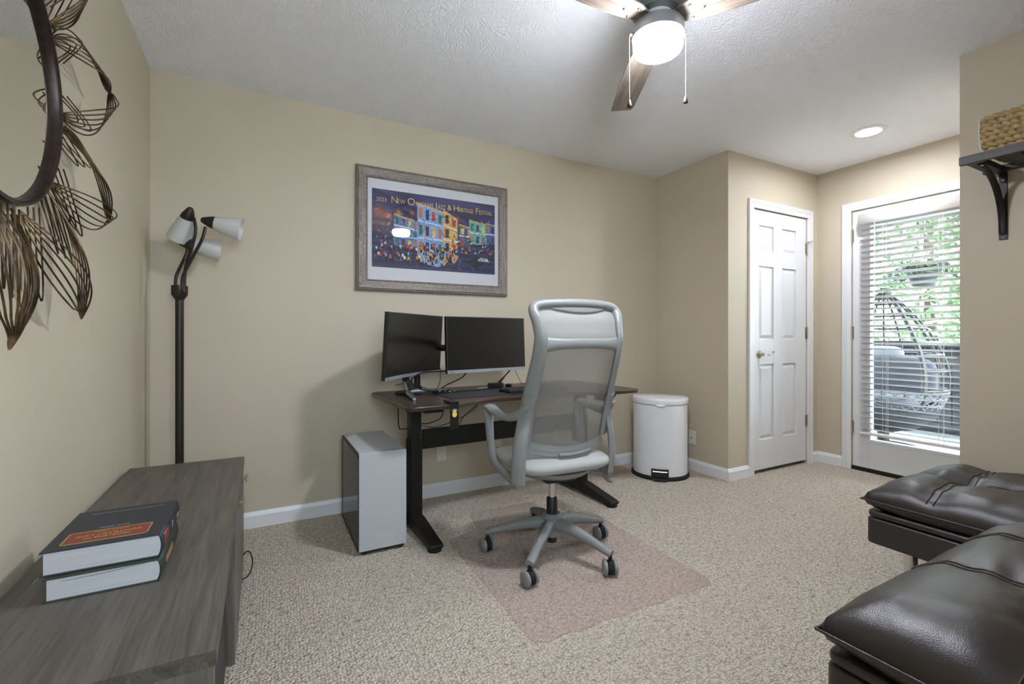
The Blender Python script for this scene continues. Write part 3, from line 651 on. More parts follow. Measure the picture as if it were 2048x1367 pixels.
for k in range(5):
    a = math.radians(3.6+72*k)+.07; d = Vector((math.cos(a), math.sin(a), 0)); e = Vector((-d.y, d.x, 0))
    pts = [d*.03+Vector((0, 0, .150)), d*.12+Vector((0, 0, .146)), d*.22+Vector((0, 0, .122)), d*.325+Vector((0, 0, .095))]
    MB().tube(spline(pts, 4), lerp_list([(.036, .036), (.029, .028), (.023, .022), (.017, .02)], 13), 8, up=(0, 0, 1)).build('base_arm', 'chair_base', CH, smooth=45)
    cst = bpy.data.objects.new('caster', None)
    ca = a+[.9, 2.2, .3, 2.9, 1.2][k]; R = Matrix.Translation(d*.318+Vector((0, 0, .033))) @ Matrix.Rotation([3.2, 3.3, 3.2, 3.35, 2.75][k], 4, 'Z')
    c = MB().tube([(0, 0, .03), (0, 0, .055)], .009, 10, T=R).lathe([(.002, -.0105), (.0315, -.0105), (.0315, .0105), (.002, .0105)], 24, R @ Matrix.Rotation(PI/2, 4, 'Y')).build('caster', 'rubber', CH)
    for s in (-1, 1):
        MB().lathe([(.002, -.0085), (.028, -.0085), (.033, -.005), (.033, .006), (.029, .0095), (.002, .0105)], 26, R @ Matrix.Translation((s*.022, 0, 0)) @ Matrix.Rotation(s*PI/2, 4, 'Y')).build('wheel', 'chair_plastic', c)

# ------------------------------------------------------------------ pedal bin
bn = thing('pedal_bin', 'white half-round pedal bin with black base in the corner', 'bin', (3.235, -.335, 0), math.radians(-46))
def ovl(w, f, b, n=48):
    out = []
    for i in range(n):
        a = 2*PI*i/n; c, s = math.cos(a), math.sin(a)
        out.append((w*math.copysign(abs(c)**(.75 if s > 0 else 1), c), (f*s if s < 0 else b*abs(s)**.6)))
    return out
def loft(mb, rings, caps=True):
    n = len(rings[0][0]); vs = []; fs = []
    for pl, z in rings: vs += [(x, y, z) for x, y in pl]
    for j in range(len(rings)-1): fs += [(j*n+i, j*n+(i+1) % n, (j+1)*n+(i+1) % n, (j+1)*n+i) for i in range(n)]
    if caps: fs += [tuple(range(n-1, -1, -1)), tuple((len(rings)-1)*n+i for i in range(n))]
    return mb.add(vs, fs)
O = lambda k: ovl(.205*k, .20*k, .13*k)
loft(MB(), [(O(1.05), 0), (O(1.06), .012), (O(1.0), .028)]).build('base_ring', 'rubber', bn)
loft(MB(), [(O(.985), .02), (O(.985), .552)]).build('body', 'bin', bn, smooth=60)
loft(MB(), [(O(1.0), .556), (O(1.015), .562), (O(1.015), .590), (O(.99), .600), (O(.8), .605), (O(.4), .608), (O(.02), .609)]).build('lid', 'bin', bn, smooth=50)
MB().tube([(-.03, -.203, .556), (0, -.207, .552), (.04, -.203, .556)], [.004, .008, .004], 8).build('lid_lip', 'bin', bn)
p1 = MB().box((-.062, -.203, .012), (.062, -.165, .085)).build('pedal_recess', 'black_plastic', bn, bevel=.003)
MB().box((-.05, -.236, .008), (.05, -.19, .02)).box((-.045, -.21, .018), (.045, -.204, .05)).build('pedal', 'black_plastic', bn, bevel=.004)
MB().tube([(-.05, -.207, .066), (.05, -.207, .066)], .007, 10).build('pedal_bar', 'chrome', bn)

# ------------------------------------------------------------------ wall plates
def plate(label, loc, rz, mat, screws, coax=False):
    t = thing('wall_plate', label, 'wall plate', loc, rz)
    MB().box((-.035, -.006, -.057), (.035, 0, .057)).build('plate', mat, t, bevel=.003)
    for z in screws: MB().lathe([(.001, 0), (.0035, 0), (.003, .0015), (.001, .002)], 10, look((0, -1, 0), (0, -.006, z))).build('screw', 'steel', t)
    if coax: MB().lathe([(.001, 0), (.0055, 0), (.0055, .01), (.001, .01)], 10, look((0, -1, 0), (0, -.006, 0))).build('coax_jack', 'brass', t)
    else: 
        pass
    return t
plate('blank ivory wall plate below the desk cross beam, nearer the computer tower', (1.569, 0, .289), 0, 'plate', (-.042, .042))
plate('blank ivory wall plate half hidden behind the office chair seat', (1.985, 0, .335), 0, 'plate', (-.042, .042))
plate('ivory wall plate with one round jack beside the white bin', (XC, -.388, .258), -PI/2, 'plate', (-.042, .042), True)

# ------------------------------------------------------------------ framed poster
FP = thing('framed_poster', 'framed festival poster of a colourful night street on the back wall', 'picture', (1.534, -.002, 1.738))
fw, fh, ft = 1.045, .772, .07
m = MB()
prof = [(0, 0), (.0, .022), (.006, .028), (.010, .026), (.016, .031), (.058, .024), (.064, .026), (.07, .020), (.07, .012), (.07, 0)]
def rect(d): return [(-fw/2+d, -fh/2+d), (fw/2-d, -fh/2+d), (fw/2-d, fh/2-d), (-fw/2+d, fh/2-d)]
for side in range(4):
    vs = []
    for d, y in prof:
        for c in (side, (side+1) % 4): q = rect(d)[c]; vs.append((q[0], -y, q[1]))
    n = len(prof); MB().add(vs, [(2*i, 2*i+1, 2*((i+1) % n)+1, 2*((i+1) % n)) for i in range(n)]+[tuple(2*i for i in range(n)), tuple(2*i+1 for i in range(n))]).build('frame_rail', 'frame', FP, smooth=25)
box('poster_paper', (-fw/2+.065, -.012, -fh/2+.065), (fw/2-.065, -.006, fh/2-.065), 'mount', FP)
# the print: a generic colourful night-time street, painted per cell
pw, ph = .852, .491; NX, NY = 300, 172
yy, xx = np.mgrid[0:NY, 0:NX]; U = (xx+.5)/NX; V = 1-(yy+.5)/NY
rng = np.random.default_rng(11)
img = np.zeros((NY, NX, 3)); 
sw = np.sin(14*U+9*np.sin(7*V+3*U)+6*V)*.5+.5; n1 = rng.random((NY, NX))
img[:] = np.array([.13, .12, .24]); img += sw[..., None]*np.array([.13, .11, .25])*.8
img[V < .42] = np.array([.19, .2, .28])
img += ((V < .42)*(np.sin(60*V+20*U*V)*.5+.5))[..., None]*np.array([.07, .06, .12])
def polyfill(pts, col, a=1.0):
    inside = np.zeros((NY, NX), bool); n = len(pts); j = n-1
    for i in range(n):
        xi, yi = pts[i]; xj, yj = pts[j]
        c = ((yi > V) != (yj > V)) & (U < (xj-xi)*(V-yi)/(yj-yi+1e-9)+xi); inside ^= c; j = i
    img[inside] = img[inside]*(1-a)+np.array(lin_s(col))*a
def lin_s(h): return [int(h[i:i+2], 16)/255 for i in (0, 2, 4)]
def blob(u, v, r, col, a=.9):
    d = np.sqrt(((U-u)*pw/ph)**2+(V-v)**2); k = np.clip(1.2-d/r, 0, 1)*a; img[:] = img*(1-k[..., None])+np.array(lin_s(col))*k[..., None]
for (u, v, r, c) in [(.05, .70, .10, 'C8603C'), (.12, .66, .08, 'D98A4E'), (.93, .66, .07, 'C85A3A'), (.66, .72, .07, 'B5472F'), (.30, .74, .05, 'B5472F'), (.2, .72, .06, 'DDA648')]: blob(u, v, r, c, .8)
polyfill([(.0, .64), (.16, .62), (.16, .42), (.0, .46)], '5A4650'); 
blocks = [(.16, .35, .70, .62, .28, '5E86B8'), (.34, .55, .88, .80, .20, '7FA6D6'), (.55, .67, .83, .72, .24, 'D9A85A'), (.68, .80, .66, .62, .36, '3F5F86'), (.77, .92, .74, .70, .40, '62B0A4'), (.92, 1.0, .72, .70, .42, '4E6DA8')]
for (a, b, t0, t1, bt, c) in blocks:
    polyfill([(a, t0), (b, t1), (b, bt+.02), (a, bt)], c)
    nf = 3 if t0-bt > .4 else 2; ncol = max(2, int((b-a)/.045))
    for i in range(nf):
        for j in range(ncol):
            f = (j+.25)/ncol; x0 = a+(b-a)*f; x1 = x0+(b-a)/ncol*.5; tt = t0+(t1-t0)*f
            z1 = tt-(tt-bt)*(i+.22)/nf; z0 = tt-(tt-bt)*(i+.82)/nf
            polyfill([(x0, z0), (x1, z0), (x1, z1), (x0, z1)], ['C8743C', 'E6C56A', '6A2E2A', '2F6F5A', 'B8462E', '21304E'][(i*3+j*5+int(a*20)) % 6])
        zb_ = t0-(t0-bt)*i/nf; zc_ = t1-(t1-bt-.02)*i/nf
        polyfill([(a, zb_-.008), (b, zc_-.008), (b, zc_+.012), (a, zb_+.012)], 'C9D6E4' if i else 'E3B056')
polyfill([(.33, .24), (.62, .27), (.68, .22), (.64, .12), (.5, .05), (.4, .08)], '8FA2BE'); polyfill([(.62, .27), (.68, .22), (.65, .13), (.55, .09), (.52, .14)], 'C99E70')
polyfill([(.72, .15), (.82, .08), (.97, .17), (.92, .22), (.86, .24)], '26332F'); polyfill([(.84, .18), (.95, .17), (.93, .22), (.87, .23)], 'B8CDBE')
for i in range(150):
    u = rng.uniform(.02, .98); v = rng.uniform(.1, .33) if u < .62 else rng.uniform(.22, .5)
    if .68 < u < .99 and v < .26: continue
    sz = .010+.02*(1-v*1.6); c = ['B8462E', 'E8E4DC', '2F4F8F', 'C85C78', 'E0B24E', '15151D', '7FB0DC', '3A2A3A'][rng.integers(8)]
    polyfill([(u-sz*.3, v), (u+sz*.3, v), (u+sz*.35, v+sz*1.6), (u-sz*.35, v+sz*1.6)], c); polyfill([(u-sz*.28, v-sz*1.4), (u+sz*.3, v-sz*1.5), (u+sz*.2, v), (u-sz*.2, v)], '1B1B26'); blob(u, v+sz*2.0, sz*.5, '6A4434', 1)
for i in range(700):
    u = rng.uniform(.01, .99); v = rng.uniform(.05, .78); a_ = rng.uniform(0, PI); l_ = rng.uniform(.004, .016); du, dv = l_*math.cos(a_), l_*1.6*math.sin(a_)
    pal = ['3A5C9A', '6C9AD0', 'B9552F', 'E2B65A', '2A2440', '5B4A86', 'DDE2E8', '2F6F5A', '8A3B4A'] if v > .3 else ['2A3350', '3E4A78', '5B4A86', '6B5A4A', '1F2230', '7C86A8']
    polyfill([(u-du-dv*.2, v-dv+du*.3), (u+du-dv*.2, v+dv+du*.3), (u+du+dv*.2, v+dv-du*.3), (u-du+dv*.2, v-dv-du*.3)], pal[rng.integers(len(pal))], .6)
img = np.clip(img*1.12*(.8+.4*n1[..., None]), 0, 1)
imgl = np.where(img <= .04045, img/12.92, ((img+.055)/1.055)**2.4)
vx, vz = np.meshgrid(np.linspace(-pw/2, pw/2, NX+1), np.linspace(ph/2, -ph/2, NY+1))
verts = [(float(a), -.0128, float(b)+.01) for a, b in zip(vx.ravel(), vz.ravel())]
faces = [(j*(NX+1)+i, (j+1)*(NX+1)+i, (j+1)*(NX+1)+i+1, j*(NX+1)+i+1) for j in range(NY) for i in range(NX)]
me = bpy.data.meshes.new('print'); me.from_pydata(verts, [], faces)
ca = me.attributes.new('paint', 'FLOAT_COLOR', 'FACE'); ca.data.foreach_set('color', np.concatenate([imgl.reshape(-1, 3), np.ones((NX*NY, 1))], 1).astype(np.float32).ravel())
k = N('printed_street_scene'); at = k.new('ShaderNodeAttribute', attribute_name='paint'); k.color(at.outputs['Color']); k.b.inputs['Roughness'].default_value = .6
me.materials.append(k.m); po_ = bpy.data.objects.new('print', me); COL.objects.link(po_); po_.parent = FP
words = [('2023', .034, -.367, .064), ('N', .060, -.285, 0), ('EW', .041, -.241, .05), ('O', .066, -.176, 0), ('RLEANS', .041, -.087, .118), ('J', .058, -.006, 0), ('AZZ', .041, .032, .052), ('&', .052, .086, 0), ('H', .060, .134, 0), ('ERITAGE', .041, .207, .104), ('F', .060, .289, 0), ('ESTIVAL', .041, .354, .1)]
for wd, sz, x, wdt in words:
    text_mesh('poster_lettering', wd, sz, 'gold_ink', FP, Matrix.Translation((x, -.0132, .178)) @ Matrix.Rotation(PI/2, 4, 'X'), width=wdt or None)
box('glazing', (-fw/2+.066, -.0165, -fh/2+.066), (fw/2-.066, -.0145, fh/2-.066), 'picture_glass', FP)

# ------------------------------------------------------------------ wall mirror with wire petals
MI = thing('wall_mirror', 'round mirror with antique gold wire flower petals on the left wall', 'mirror', (.004, -1.61, 1.65))
TX = Matrix(((0, 0, 1, 0), (1, 0, 0, 0), (0, 1, 0, 0), (0, 0, 0, 1)))   # local (tangent y, up z, out x)
MB().lathe([(.001, 0), (.281, 0), (.281, .018), (.001, .018)], 64, TX).build('looking_glass', 'mirror', MI)
MB().lathe([(.277, .0), (.277, .022), (.280, .030), (.284, .029), (.287, .034), (.292, .034), (.295, .026), (.294, 0), (.277, 0)], 72, TX, cap=False).build('rim', 'ring', MI)
pw0 = None
NP = 9
for i in range(NP):
    ang = math.radians(20+40*i)
    if pw0 is None:
        mb = MB()
        for s in (-1, 1):
            for k in range(6):
                f = k/5; pts = []
                wid = .035+.085*f; hh = .055-.045*f+(.02 if s > 0 else 0)
                for t in np.linspace(0, 1, 22):
                    rho = .290+(.322)*t+.01*math.sin(PI*t)
                    base_t = s*.085*(1-t)**1.5
                    swl = math.sin(PI*min(1, t**.85))*(1-.45*t)
                    tau = base_t*(1-.6*math.sin(PI*t))+s*wid*swl*1.15
                    if t > .82: tau *= max(0., 1-(t-.82)/.18)**1.3*.9+.1*(1-t)/.18
                    h = .022+hh*math.sin(PI*t)+.045*t**2
                    pts.append((tau, rho, h))
                mb.tube(pts, .0021, 6, T=TX)
            # back loop bundle joining neighbouring petals
            for k in range(3):
                pts = [(s*(.10+.028*math.sin(PI*t)*(1+k*.4)), .296+.17*math.sin(PI*t)*(1+.1*k), .012+.01*k+.01*t) for t in np.linspace(0, 1, 14)]
                pts = [(x-s*.06*(j/13), y, z) for j, (x, y, z) in enumerate(pts)]
                mb.tube(pts, .0019, 6, T=TX)
        pw0 = mb.build('wire_petal', 'wire', MI, smooth=60); o = pw0
    else: o = dup(pw0, MI)
    o.rotation_euler = (ang-PI/2, 0, 0)

# ------------------------------------------------------------------ floor lamp
FL = thing('floor_lamp', 'black floor lamp with three frosted shades in the left corner', 'lamp', (.156, -.25, 0))
MB().lathe([(.002, 0), (.125, 0), (.128, .008), (.11, .018), (.03, .026), (.018, .04), (.002, .04)], 36).build('base', 'bronze', FL)
MB().lathe([(.002, .03), (.0175, .03), (.0175, 1.255), (.002, 1.255)], 20).build('pole', 'bronze', FL)
MB().lathe([(.002, 1.235), (.018, 1.245), (.034, 1.27), (.034, 1.312), (.029, 1.314), (.002, 1.314)], 24).lathe([(.001, 0), (.008, 0), (.007, .012), (.001, .013)], 10, look((.5, -.85, 0), (.017, -.029, 1.285))).build('collar', 'bronze', FL)
def head(arm_pts, tip, direction, ln=.175):
    a = spline(arm_pts, 8); MB().tube(a, .0072, 8).build('gooseneck', 'bronze', FL)
    T = look(direction, tip); d = Vector(direction).normalized()
    MB().lathe([(.002, 0), (.010, .002), (.016, .012), (.029, .045), (.031, .058), (.002, .058)], 20, T).build('shade_cap', 'bronze', FL)
    MB().lathe([(.028, .052), (.036, .075), (.046, .115), (.054, .155), (.057, ln), (.0545, ln), (.051, .155), (.043, .115), (.033, .075), (.026, .054), (.028, .052)], 28, T, cap=False).build('shade', 'frost', FL, smooth=80)
head([(.012, -.01, 1.305), (.016, -.012, 1.36), (.06, -.03, 1.46), (.095, -.04, 1.54), (.108, -.035, 1.60)], (.088, -.03, 1.635), (.98, -.1, -.2))
head([(.018, .004, 1.305), (.024, .0, 1.40), (.05, -.01, 1.50), (.066, -.015, 1.58), (.058, -.005, 1.645)], (.048, -.02, 1.69), (-.32, .52, -.78))
head([(-.016, .008, 1.305), (-.014, .01, 1.36), (.012, .03, 1.44), (.026, .045, 1.49), (.020, .05, 1.515)], (-.010, .05, 1.53), (.98, .12, -.13))

# ------------------------------------------------------------------ media cabinet
CB = thing('media_cabinet', 'low grey wood media cabinet against the left wall under the mirror', 'cabinet', (0, 0, 0))
rot = 0.0
box('top', (.018, -2.0, .488), (.434, -.508, .517), 'cab', CB, .001)
box('end_panel', (.02, -1.998, 0), (.43, -1.976, .488), 'cab_end', CB, .001); box('end_panel', (.02, -.532, 0), (.43, -.51, .488), 'cab_end', CB, .001)
box('divider', (.02, -1.31, .06), (.425, -1.29, .488), 'cab_end', CB); box('divider', (.02, -.91, .06), (.40, -.892, .488), 'cab_end', CB)
box('back_panel', (.02, -1.976, .04), (.026, -.532, .488), 'cab_dark', CB); box('bottom_panel', (.026, -1.976, .04), (.40, -.532, .06), 'cab', CB)
box('shelf', (.026, -1.976, .26), (.38, -1.31, .278), 'cab_dark', CB); box('plinth', (.04, -1.976, 0), (.37, -.532, .04), 'cab_dark', CB)
box('inset_door', (.392, -1.972, .064), (.408, -1.314, .484), 'cab_dark', CB)
for y0, y1, hy in ((-1.296, -.904, -1.0), (-.896, -.512, -.66)):
    d = box('door', (.412, y0, .05), (.4315, y1, .484), 'cab_end', CB, .001)
    MB().box((.4315, hy-.006, .452), (.448, hy+.006, .464)).box((.443, hy-.045, .452), (.450, hy+.045, .464)).build('handle', 'nickel', d, bevel=.001)
# ------------------------------------------------------------------ law books
def book(name, label, loc, rz, w, d, t, cover, pages='pages'):
    b = thing(name, label, 'book', loc, rz)
    MB().box((0, 0, 0), (w, d, .003)).box((0, 0, t-.003), (w, d, t)).build('cover', cover, b, bevel=.001)
    sp = MB().grid(2, 13, lambda u, v: (w-.002+.0055*max(0, math.sin(v*PI))**.7, u*d, .0012+v*(t-.0024))).build('spine', cover, b, solid=.0026)
    pr = [(.006, .003)]+[(w-.004+.005*max(0, math.sin(v*PI))**.7, .003+v*(t-.006)) for v in np.linspace(0, 1, 13)]+[(.006, t-.003)]; n_ = len(pr)
    MB().add([(x, .004, z) for x, z in pr]+[(x, d-.004, z) for x, z in pr], [tuple(range(n_)), tuple(range(2*n_-1, n_-1, -1))]+[(i, (i+1) % n_, (i+1) % n_+n_, i+n_) for i in range(n_)]).build('page_block', pages, b)
    return b, sp
b1, s1 = book('law_book', 'dark green hardcover book lying under the navy book on the cabinet', (.103, -1.668, .517), 0, .196, .245, .05, 'cover_green')
MB().tube([(.03, .002, .040), (.10, .0005, .042), (.17, .002, .046)], .0006, 5).build('loose_page', 'grey_ink', b1)
box('spine_title', (.2005, .06, .016), (.2016, .15, .030), 'gold', s1)
b2, s2 = book('law_book', 'navy hardcover law book with a red title panel, on top of the green book', (.094, -1.656, .5673), 0, .205, .252, .052, 'cover_navy')
pnl = box('title_panel', (.026, .026, .052), (.176, .092, .0525), 'label_red', b2)
m = MB()
for a in ((.024, .024, .178, .027), (.024, .091, .178, .094), (.024, .024, .027, .094), (.175, .024, .178, .094)): m.box((a[0], a[1], .052), (a[2], a[3], .0528))
m.build('gold_border', 'gold', pnl)
RT = Matrix.Rotation(PI, 4, 'Z')
text_mesh('title', 'PROBLEMS IN', .014, 'gold', b2, Matrix.Translation((.101, .052, .0528)) @ RT)
text_mesh('title', 'CONTRACT LAW', .015, 'gold', b2, Matrix.Translation((.101, .069, .0528)) @ RT)
text_mesh('subtitle', 'CASES AND MATERIALS', .006, 'gold', b2, Matrix.Translation((.101, .084, .0528)) @ RT)
text_mesh('author_line', 'CHARLES L. KNAPP', .009, 'grey_ink', b2, Matrix.Translation((.101, .112, .0523)) @ RT) if False else text_mesh('author_line', 'Fourth Edition', .010, 'grey_ink', b2, Matrix.Translation((.101, .112, .0523)) @ RT)
box('cover_rule', (.03, .222, .052), (.18, .2232, .0523), 'grey_ink', b2)
MB().grid(2, 7, lambda u, v: (.2100-.0022*(2*v-1)**2, .03+u*.06, .010+v*.032)).build('spine_panel', 'label_red', s2, solid=.0012)
box('spine_mark', (.2085, .13, .02), (.2103, .142, .034), 'grey_ink', s2); box('spine_mark', (.2085, .205, .018), (.2103, .235, .026), 'grey_ink', s2)
MB().add([(.004, .06, .004), (.004, .07, .004), (-.018, .035, -.02), (-.018, .029, -.02)], [(0, 1, 2, 3)]).build('ribbon_marker', 'ribbon', b2, smooth=0, solid=.0006)

# ------------------------------------------------------------------ ceiling fan
CF = thing('ceiling_fan', 'three-blade ceiling fan with weathered wood blades and a lit round glass', 'ceiling fan', (1.754, -1.76, H))
MB().lathe([(.002, 0), (.07, 0), (.07, -.02), (.05, -.045), (.016, -.055), (.016, -.10), (.06, -.11), (.092, -.125), (.095, -.205), (.08, -.222), (.002, -.222)], 40).build('motor_housing', 'fan_grey', CF)
MB().lathe([(.002, -.205), (.05, -.205), (.05, -.258), (.002, -.258)], 30).build('hub_plate', 'plate_white', CF)
MB().lathe([(.002, -.252), (.07, -.252), (.090, -.256), (.096, -.264), (.096, -.300), (.09, -.304), (.002, -.304)], 40, sx=.94, sy=.94).build('light_kit', 'fan_grey', CF)
lg = MB().lathe([(.091, -.302), (.0925, -.31), (.092, -.335), (.0885, -.345)], 40, sx=.94, sy=.94, cap=False).build('light_glass', 'glow_side', CF)
MB().lathe([(.0885, -.345), (.083, -.351), (.06, -.355), (.001, -.357)], 40, sx=.94, sy=.94, cap=False).build('glass_bottom', 'glow', lg)
for k in range(3):
    a = math.radians(59.5+120*k); R = Matrix.Rotation(a, 4, 'Z') @ Matrix.Translation((0, 0, -.243)) @ Matrix.Rotation(math.radians(-9), 4, 'X')
    pl = [(.075, -.034), (.12, -.05), (.22, -.058), (.45, -.058), (.62, -.056), (.66, -.050), (.665, -.045), (.645, .05), (.64, .056), (.45, .060), (.22, .058), (.12, .05), (.075, .034)]
    b = MB().prism(pl, -.0035, .0035).build('blade', 'blade', CF, bevel=.002); b.matrix_local = R
    for x, y in ((.115, -.028), (.115, .028), (.155, 0)):
        MB().lathe([(.001, -.0085), (.004, -.0075), (.0065, -.004), (.0065, -.003)], 12, Matrix.Translation((x, y, 0))).build('screw', 'chrome', b)
    MB().box((.03, -.02, .004), (.17, .02, .009)).build('blade_iron', 'fan_grey', b, bevel=.002)
for x, y, zb_ in ((-.085, .046, -.522), (.083, -.045, -.508)):
    m = MB().tube([(x*.9, y*.9, -.285), (x*1.05, y*1.05, -.29)], .006, 8)
    z = -.295
    m.tube([(x*1.05, y*1.05, -.29), (x*1.05, y*1.05, zb_)], .0008, 5)
    while z > zb_:
        m.lathe([(.0002, -.0013), (.0013, 0), (.0002, .0013)], 6, Matrix.Translation((x*1.05, y*1.05, z))); z -= .0042
    c = m.build('pull_chain', 'chain', CF, smooth=60)
    MB().lathe([(.001, 0), (.004, -.003), (.0085, -.022), (.008, -.026), (.001, -.027)], 12, Matrix.Translation((x*1.05, y*1.05, zb_))).build('pull_knob', 'bronze', c)

# ------------------------------------------------------------------ leather seating
def cushion(parent, x0, x1, y0, y1, zm, ht, hb, sx, sy, seed, ear=.012, dx=.03, dy=.03):
    nx, ny = max(24, int((x1-x0)/.016)), max(24, int((y1-y0)/.016)); Lx, Ly = x1-x0, y1-y0
    def hgt(x, y, top=True):
        d = min(x-x0, x1-x, y-y0, y1-y); r = .17 if top else .10
        t = max(0, min(1, d/r)); f = (1-(1-t)**2)**.5
        ex = min(x-x0, x1-x)/.15; ey = min(y-y0, y1-y)/.15
        f *= min(1, .62+.38*min(1, (max(ex, 0)**2+max(ey, 0)**2)**.5)) if ex < 1 and ey < 1 else 1
        if not top: return zm-hb*f
        z = ht*f
        for s in sx: z -= dx*f*math.exp(-((x-s)/.05)**2)
        for s in sy: z -= dy*f*math.exp(-((y-s)/.05)**2)
        for a in sx:
            for b in sy: z -= .012*math.exp(-(((x-a)**2+(y-b)**2)/.0045))
        z += f*(.010*noise.noise((x*5+seed, y*5, seed))+.004*noise.noise((x*6, y*22+seed, 1.3)))
        for s in sx: z += f*.004*math.sin(y*70+8*noise.noise((y*3, x*3, seed)))*math.exp(-((x-s)/.09)**2)
        for s in sy: z += f*.004*math.sin(x*70+8*noise.noise((x*3, y*3, seed)))*math.exp(-((y-s)/.09)**2)
        return zm+z
    def xy(u, v):
        x, y = x0+u*Lx, y0+v*Ly; cx, cy = 2*u-1, 2*v-1
        ax = (1-cx*cx); ay = (1-cy*cy)
        return x-ear*.9*math.copysign(1, cx)*abs(cx)**6*ay*.6, y-ear*.9*math.copysign(1, cy)*abs(cy)**6*ax*.6
    def fn(top):
        def g(u, v):
            X, Y = x0+u*Lx, y0+v*Ly; q = xy(u, v); return Vector((q[0], q[1], hgt(X, Y, top)))
        return g
    mb = MB().grid(nx+1, ny+1, fn(True)); mb.grid(nx+1, ny+1, fn(False))
    o = mb.build('cushion', 'leather', parent, smooth=80)
    bmx = bmesh.new(); bmx.from_mesh(o.data); bmesh.ops.remove_doubles(bmx, verts=bmx.verts, dist=.0005); bmesh.ops.recalc_face_normals(bmx, faces=bmx.faces); bmx.to_mesh(o.data); bmx.free()
    per = [(u, 0) for u in np.linspace(0, 1, 30)]+[(1, v) for v in np.linspace(0, 1, 30)]+[(u, 1) for u in np.linspace(1, 0, 30)]+[(0, v) for v in np.linspace(1, 0, 30)]
    MB().tube([Vector((*xy(u, v), zm)) for u, v in per], .004, 6, closed=True).build('piping', 'leather', o, smooth=80)
    for s in sx:
        for e in (-.011, .0, .011):
            pts = [(s+e, y, hgt(s+e, y)+(.0015 if e else -.002)) for y in np.linspace(y0+.02, y1-.02, 50)]
            if e: MB().tube(pts, .0019, 6).build('seam', 'thread', o, smooth=80)
    for s in sy:
        for e in (-.011, .011):
            pts = [(x, s+e, hgt(x, s+e)+.0015) for x in np.linspace(x0+.02, x1-.02, 60)]
            MB().tube(pts, .0019, 6).build('seam', 'thread', o, smooth=80)
    return o
def seat_unit(name, label, x0, x1, y0, y1, sx, sy, seed, legs, cat, dz=0, ht=.1, dx=.03, dy=.03):
    t = thing(name, label, cat, (0, 0, 0))
    cushion(t, x0-.01, x1, y0, y1+.012, .385+dz, ht, .06, sx, sy, seed, dx=dx, dy=dy)
    MB().prism(rpoly([(x0, y0), (x1, y0), (x1, y1), (x0, y1)], .03), .205, .312).build('base', 'leather', t, bevel=.008)
    MB().prism(rpoly([(x0+.002, y0), (x1, y0), (x1, y1-.002), (x0+.002, y1-.002)], .03), .316, .342).build('platform', 'leather', t, bevel=.009)
    for x, y in legs:
        MB().lathe([(.002, 0), (.019, 0), (.024, .21), (.002, .21)], 20, Matrix.Translation((x, y, 0)) @ Matrix.Shear('XY', 4, (0, 0))).build('leg', 'chrome', t)
    return t
seat_unit('leather_sofa', 'dark brown leather bench sofa with tufted cushion along the right wall', 2.752, 3.50, -3.45, -1.955, [3.11], [-2.165, -2.52, -2.88, -3.2], 3.1, [(2.83, -2.08), (3.42, -2.05), (2.83, -3.35), (3.42, -3.35)], 'sofa', ht=.098, dx=.022, dy=.02)
seat_unit('leather_ottoman', 'large dark brown leather ottoman in the foreground before the bench sofa', 1.665, 2.735, -3.25, -2.365, [2.09, 2.45], [-2.685, -2.98], 7.7, [(1.74, -2.45), (2.66, -2.45), (1.74, -3.17), (2.66, -3.17)], 'ottoman', ht=.112, dx=.008, dy=.032)

# ------------------------------------------------------------------ wall shelf and basket
SH = thing('wall_shelf', 'dark slatted wall shelf with curved iron bracket on the right wall', 'shelf', (XR, -2.10, 1.825))
box('front_rail', (-.292, -.62, 0), (-.268, 0, .036), 'shelf_wood', SH, .002)
box('back_rail', (-.03, -.62, .004), (-.004, 0, .030), 'shelf_wood', SH, .002)
for i in range(6):
    y = -.035-i*.108; box('slat', (-.268, y-.03, .012), (-.03, y+.03, .030), 'shelf_wood', SH, .002)
for y in (-.063, -.52):
    b = MB().box((-.255, y-.014, -.006), (-.004, y+.014, 0)).box((-.007, y-.014, -.31), (-.001, y+.014, 0)).build('bracket', 'black_metal', SH, bevel=.001)
    arc = [(-.25+.235*math.sin(t)**1.1, y, -.012-.25*(1-math.cos(t))) for t in np.linspace(0, PI/2, 18)]
    arc = [(-.252, y, -.004)]+arc[1:]+[(-.012, y, -.285)]
    MB().tube(arc, [(.013, .004)]*len(arc), 8, up=(0, 1, 0)).build('brace', 'black_metal', b, smooth=50)
    for x, z in ((-.245, -.008),): MB().lathe([(.001, 0), (.007, 0), (.005, .004), (.001, .005)], 10, look((0, 0, -1), (x, y, z))).build('bolt', 'chrome', b)
    for z in (-.035, -.30): MB().lathe([(.001, 0), (.006, 0), (.004, .003), (.001, .004)], 10, look((-1, 0, 0), (-.007, y, z))).build('bolt', 'chrome', b)
BK = thing('seagrass_basket', 'woven seagrass basket standing on the dark wall shelf', 'basket', (3.385, -2.36, 1.861))
bw, bd, bh = .122, .205, .160
def brect(k): return rpoly([(-bw*k, -bd*k), (bw*k, -bd*k), (bw*k, bd*k), (-bw*k, bd*k)], .03, 6)
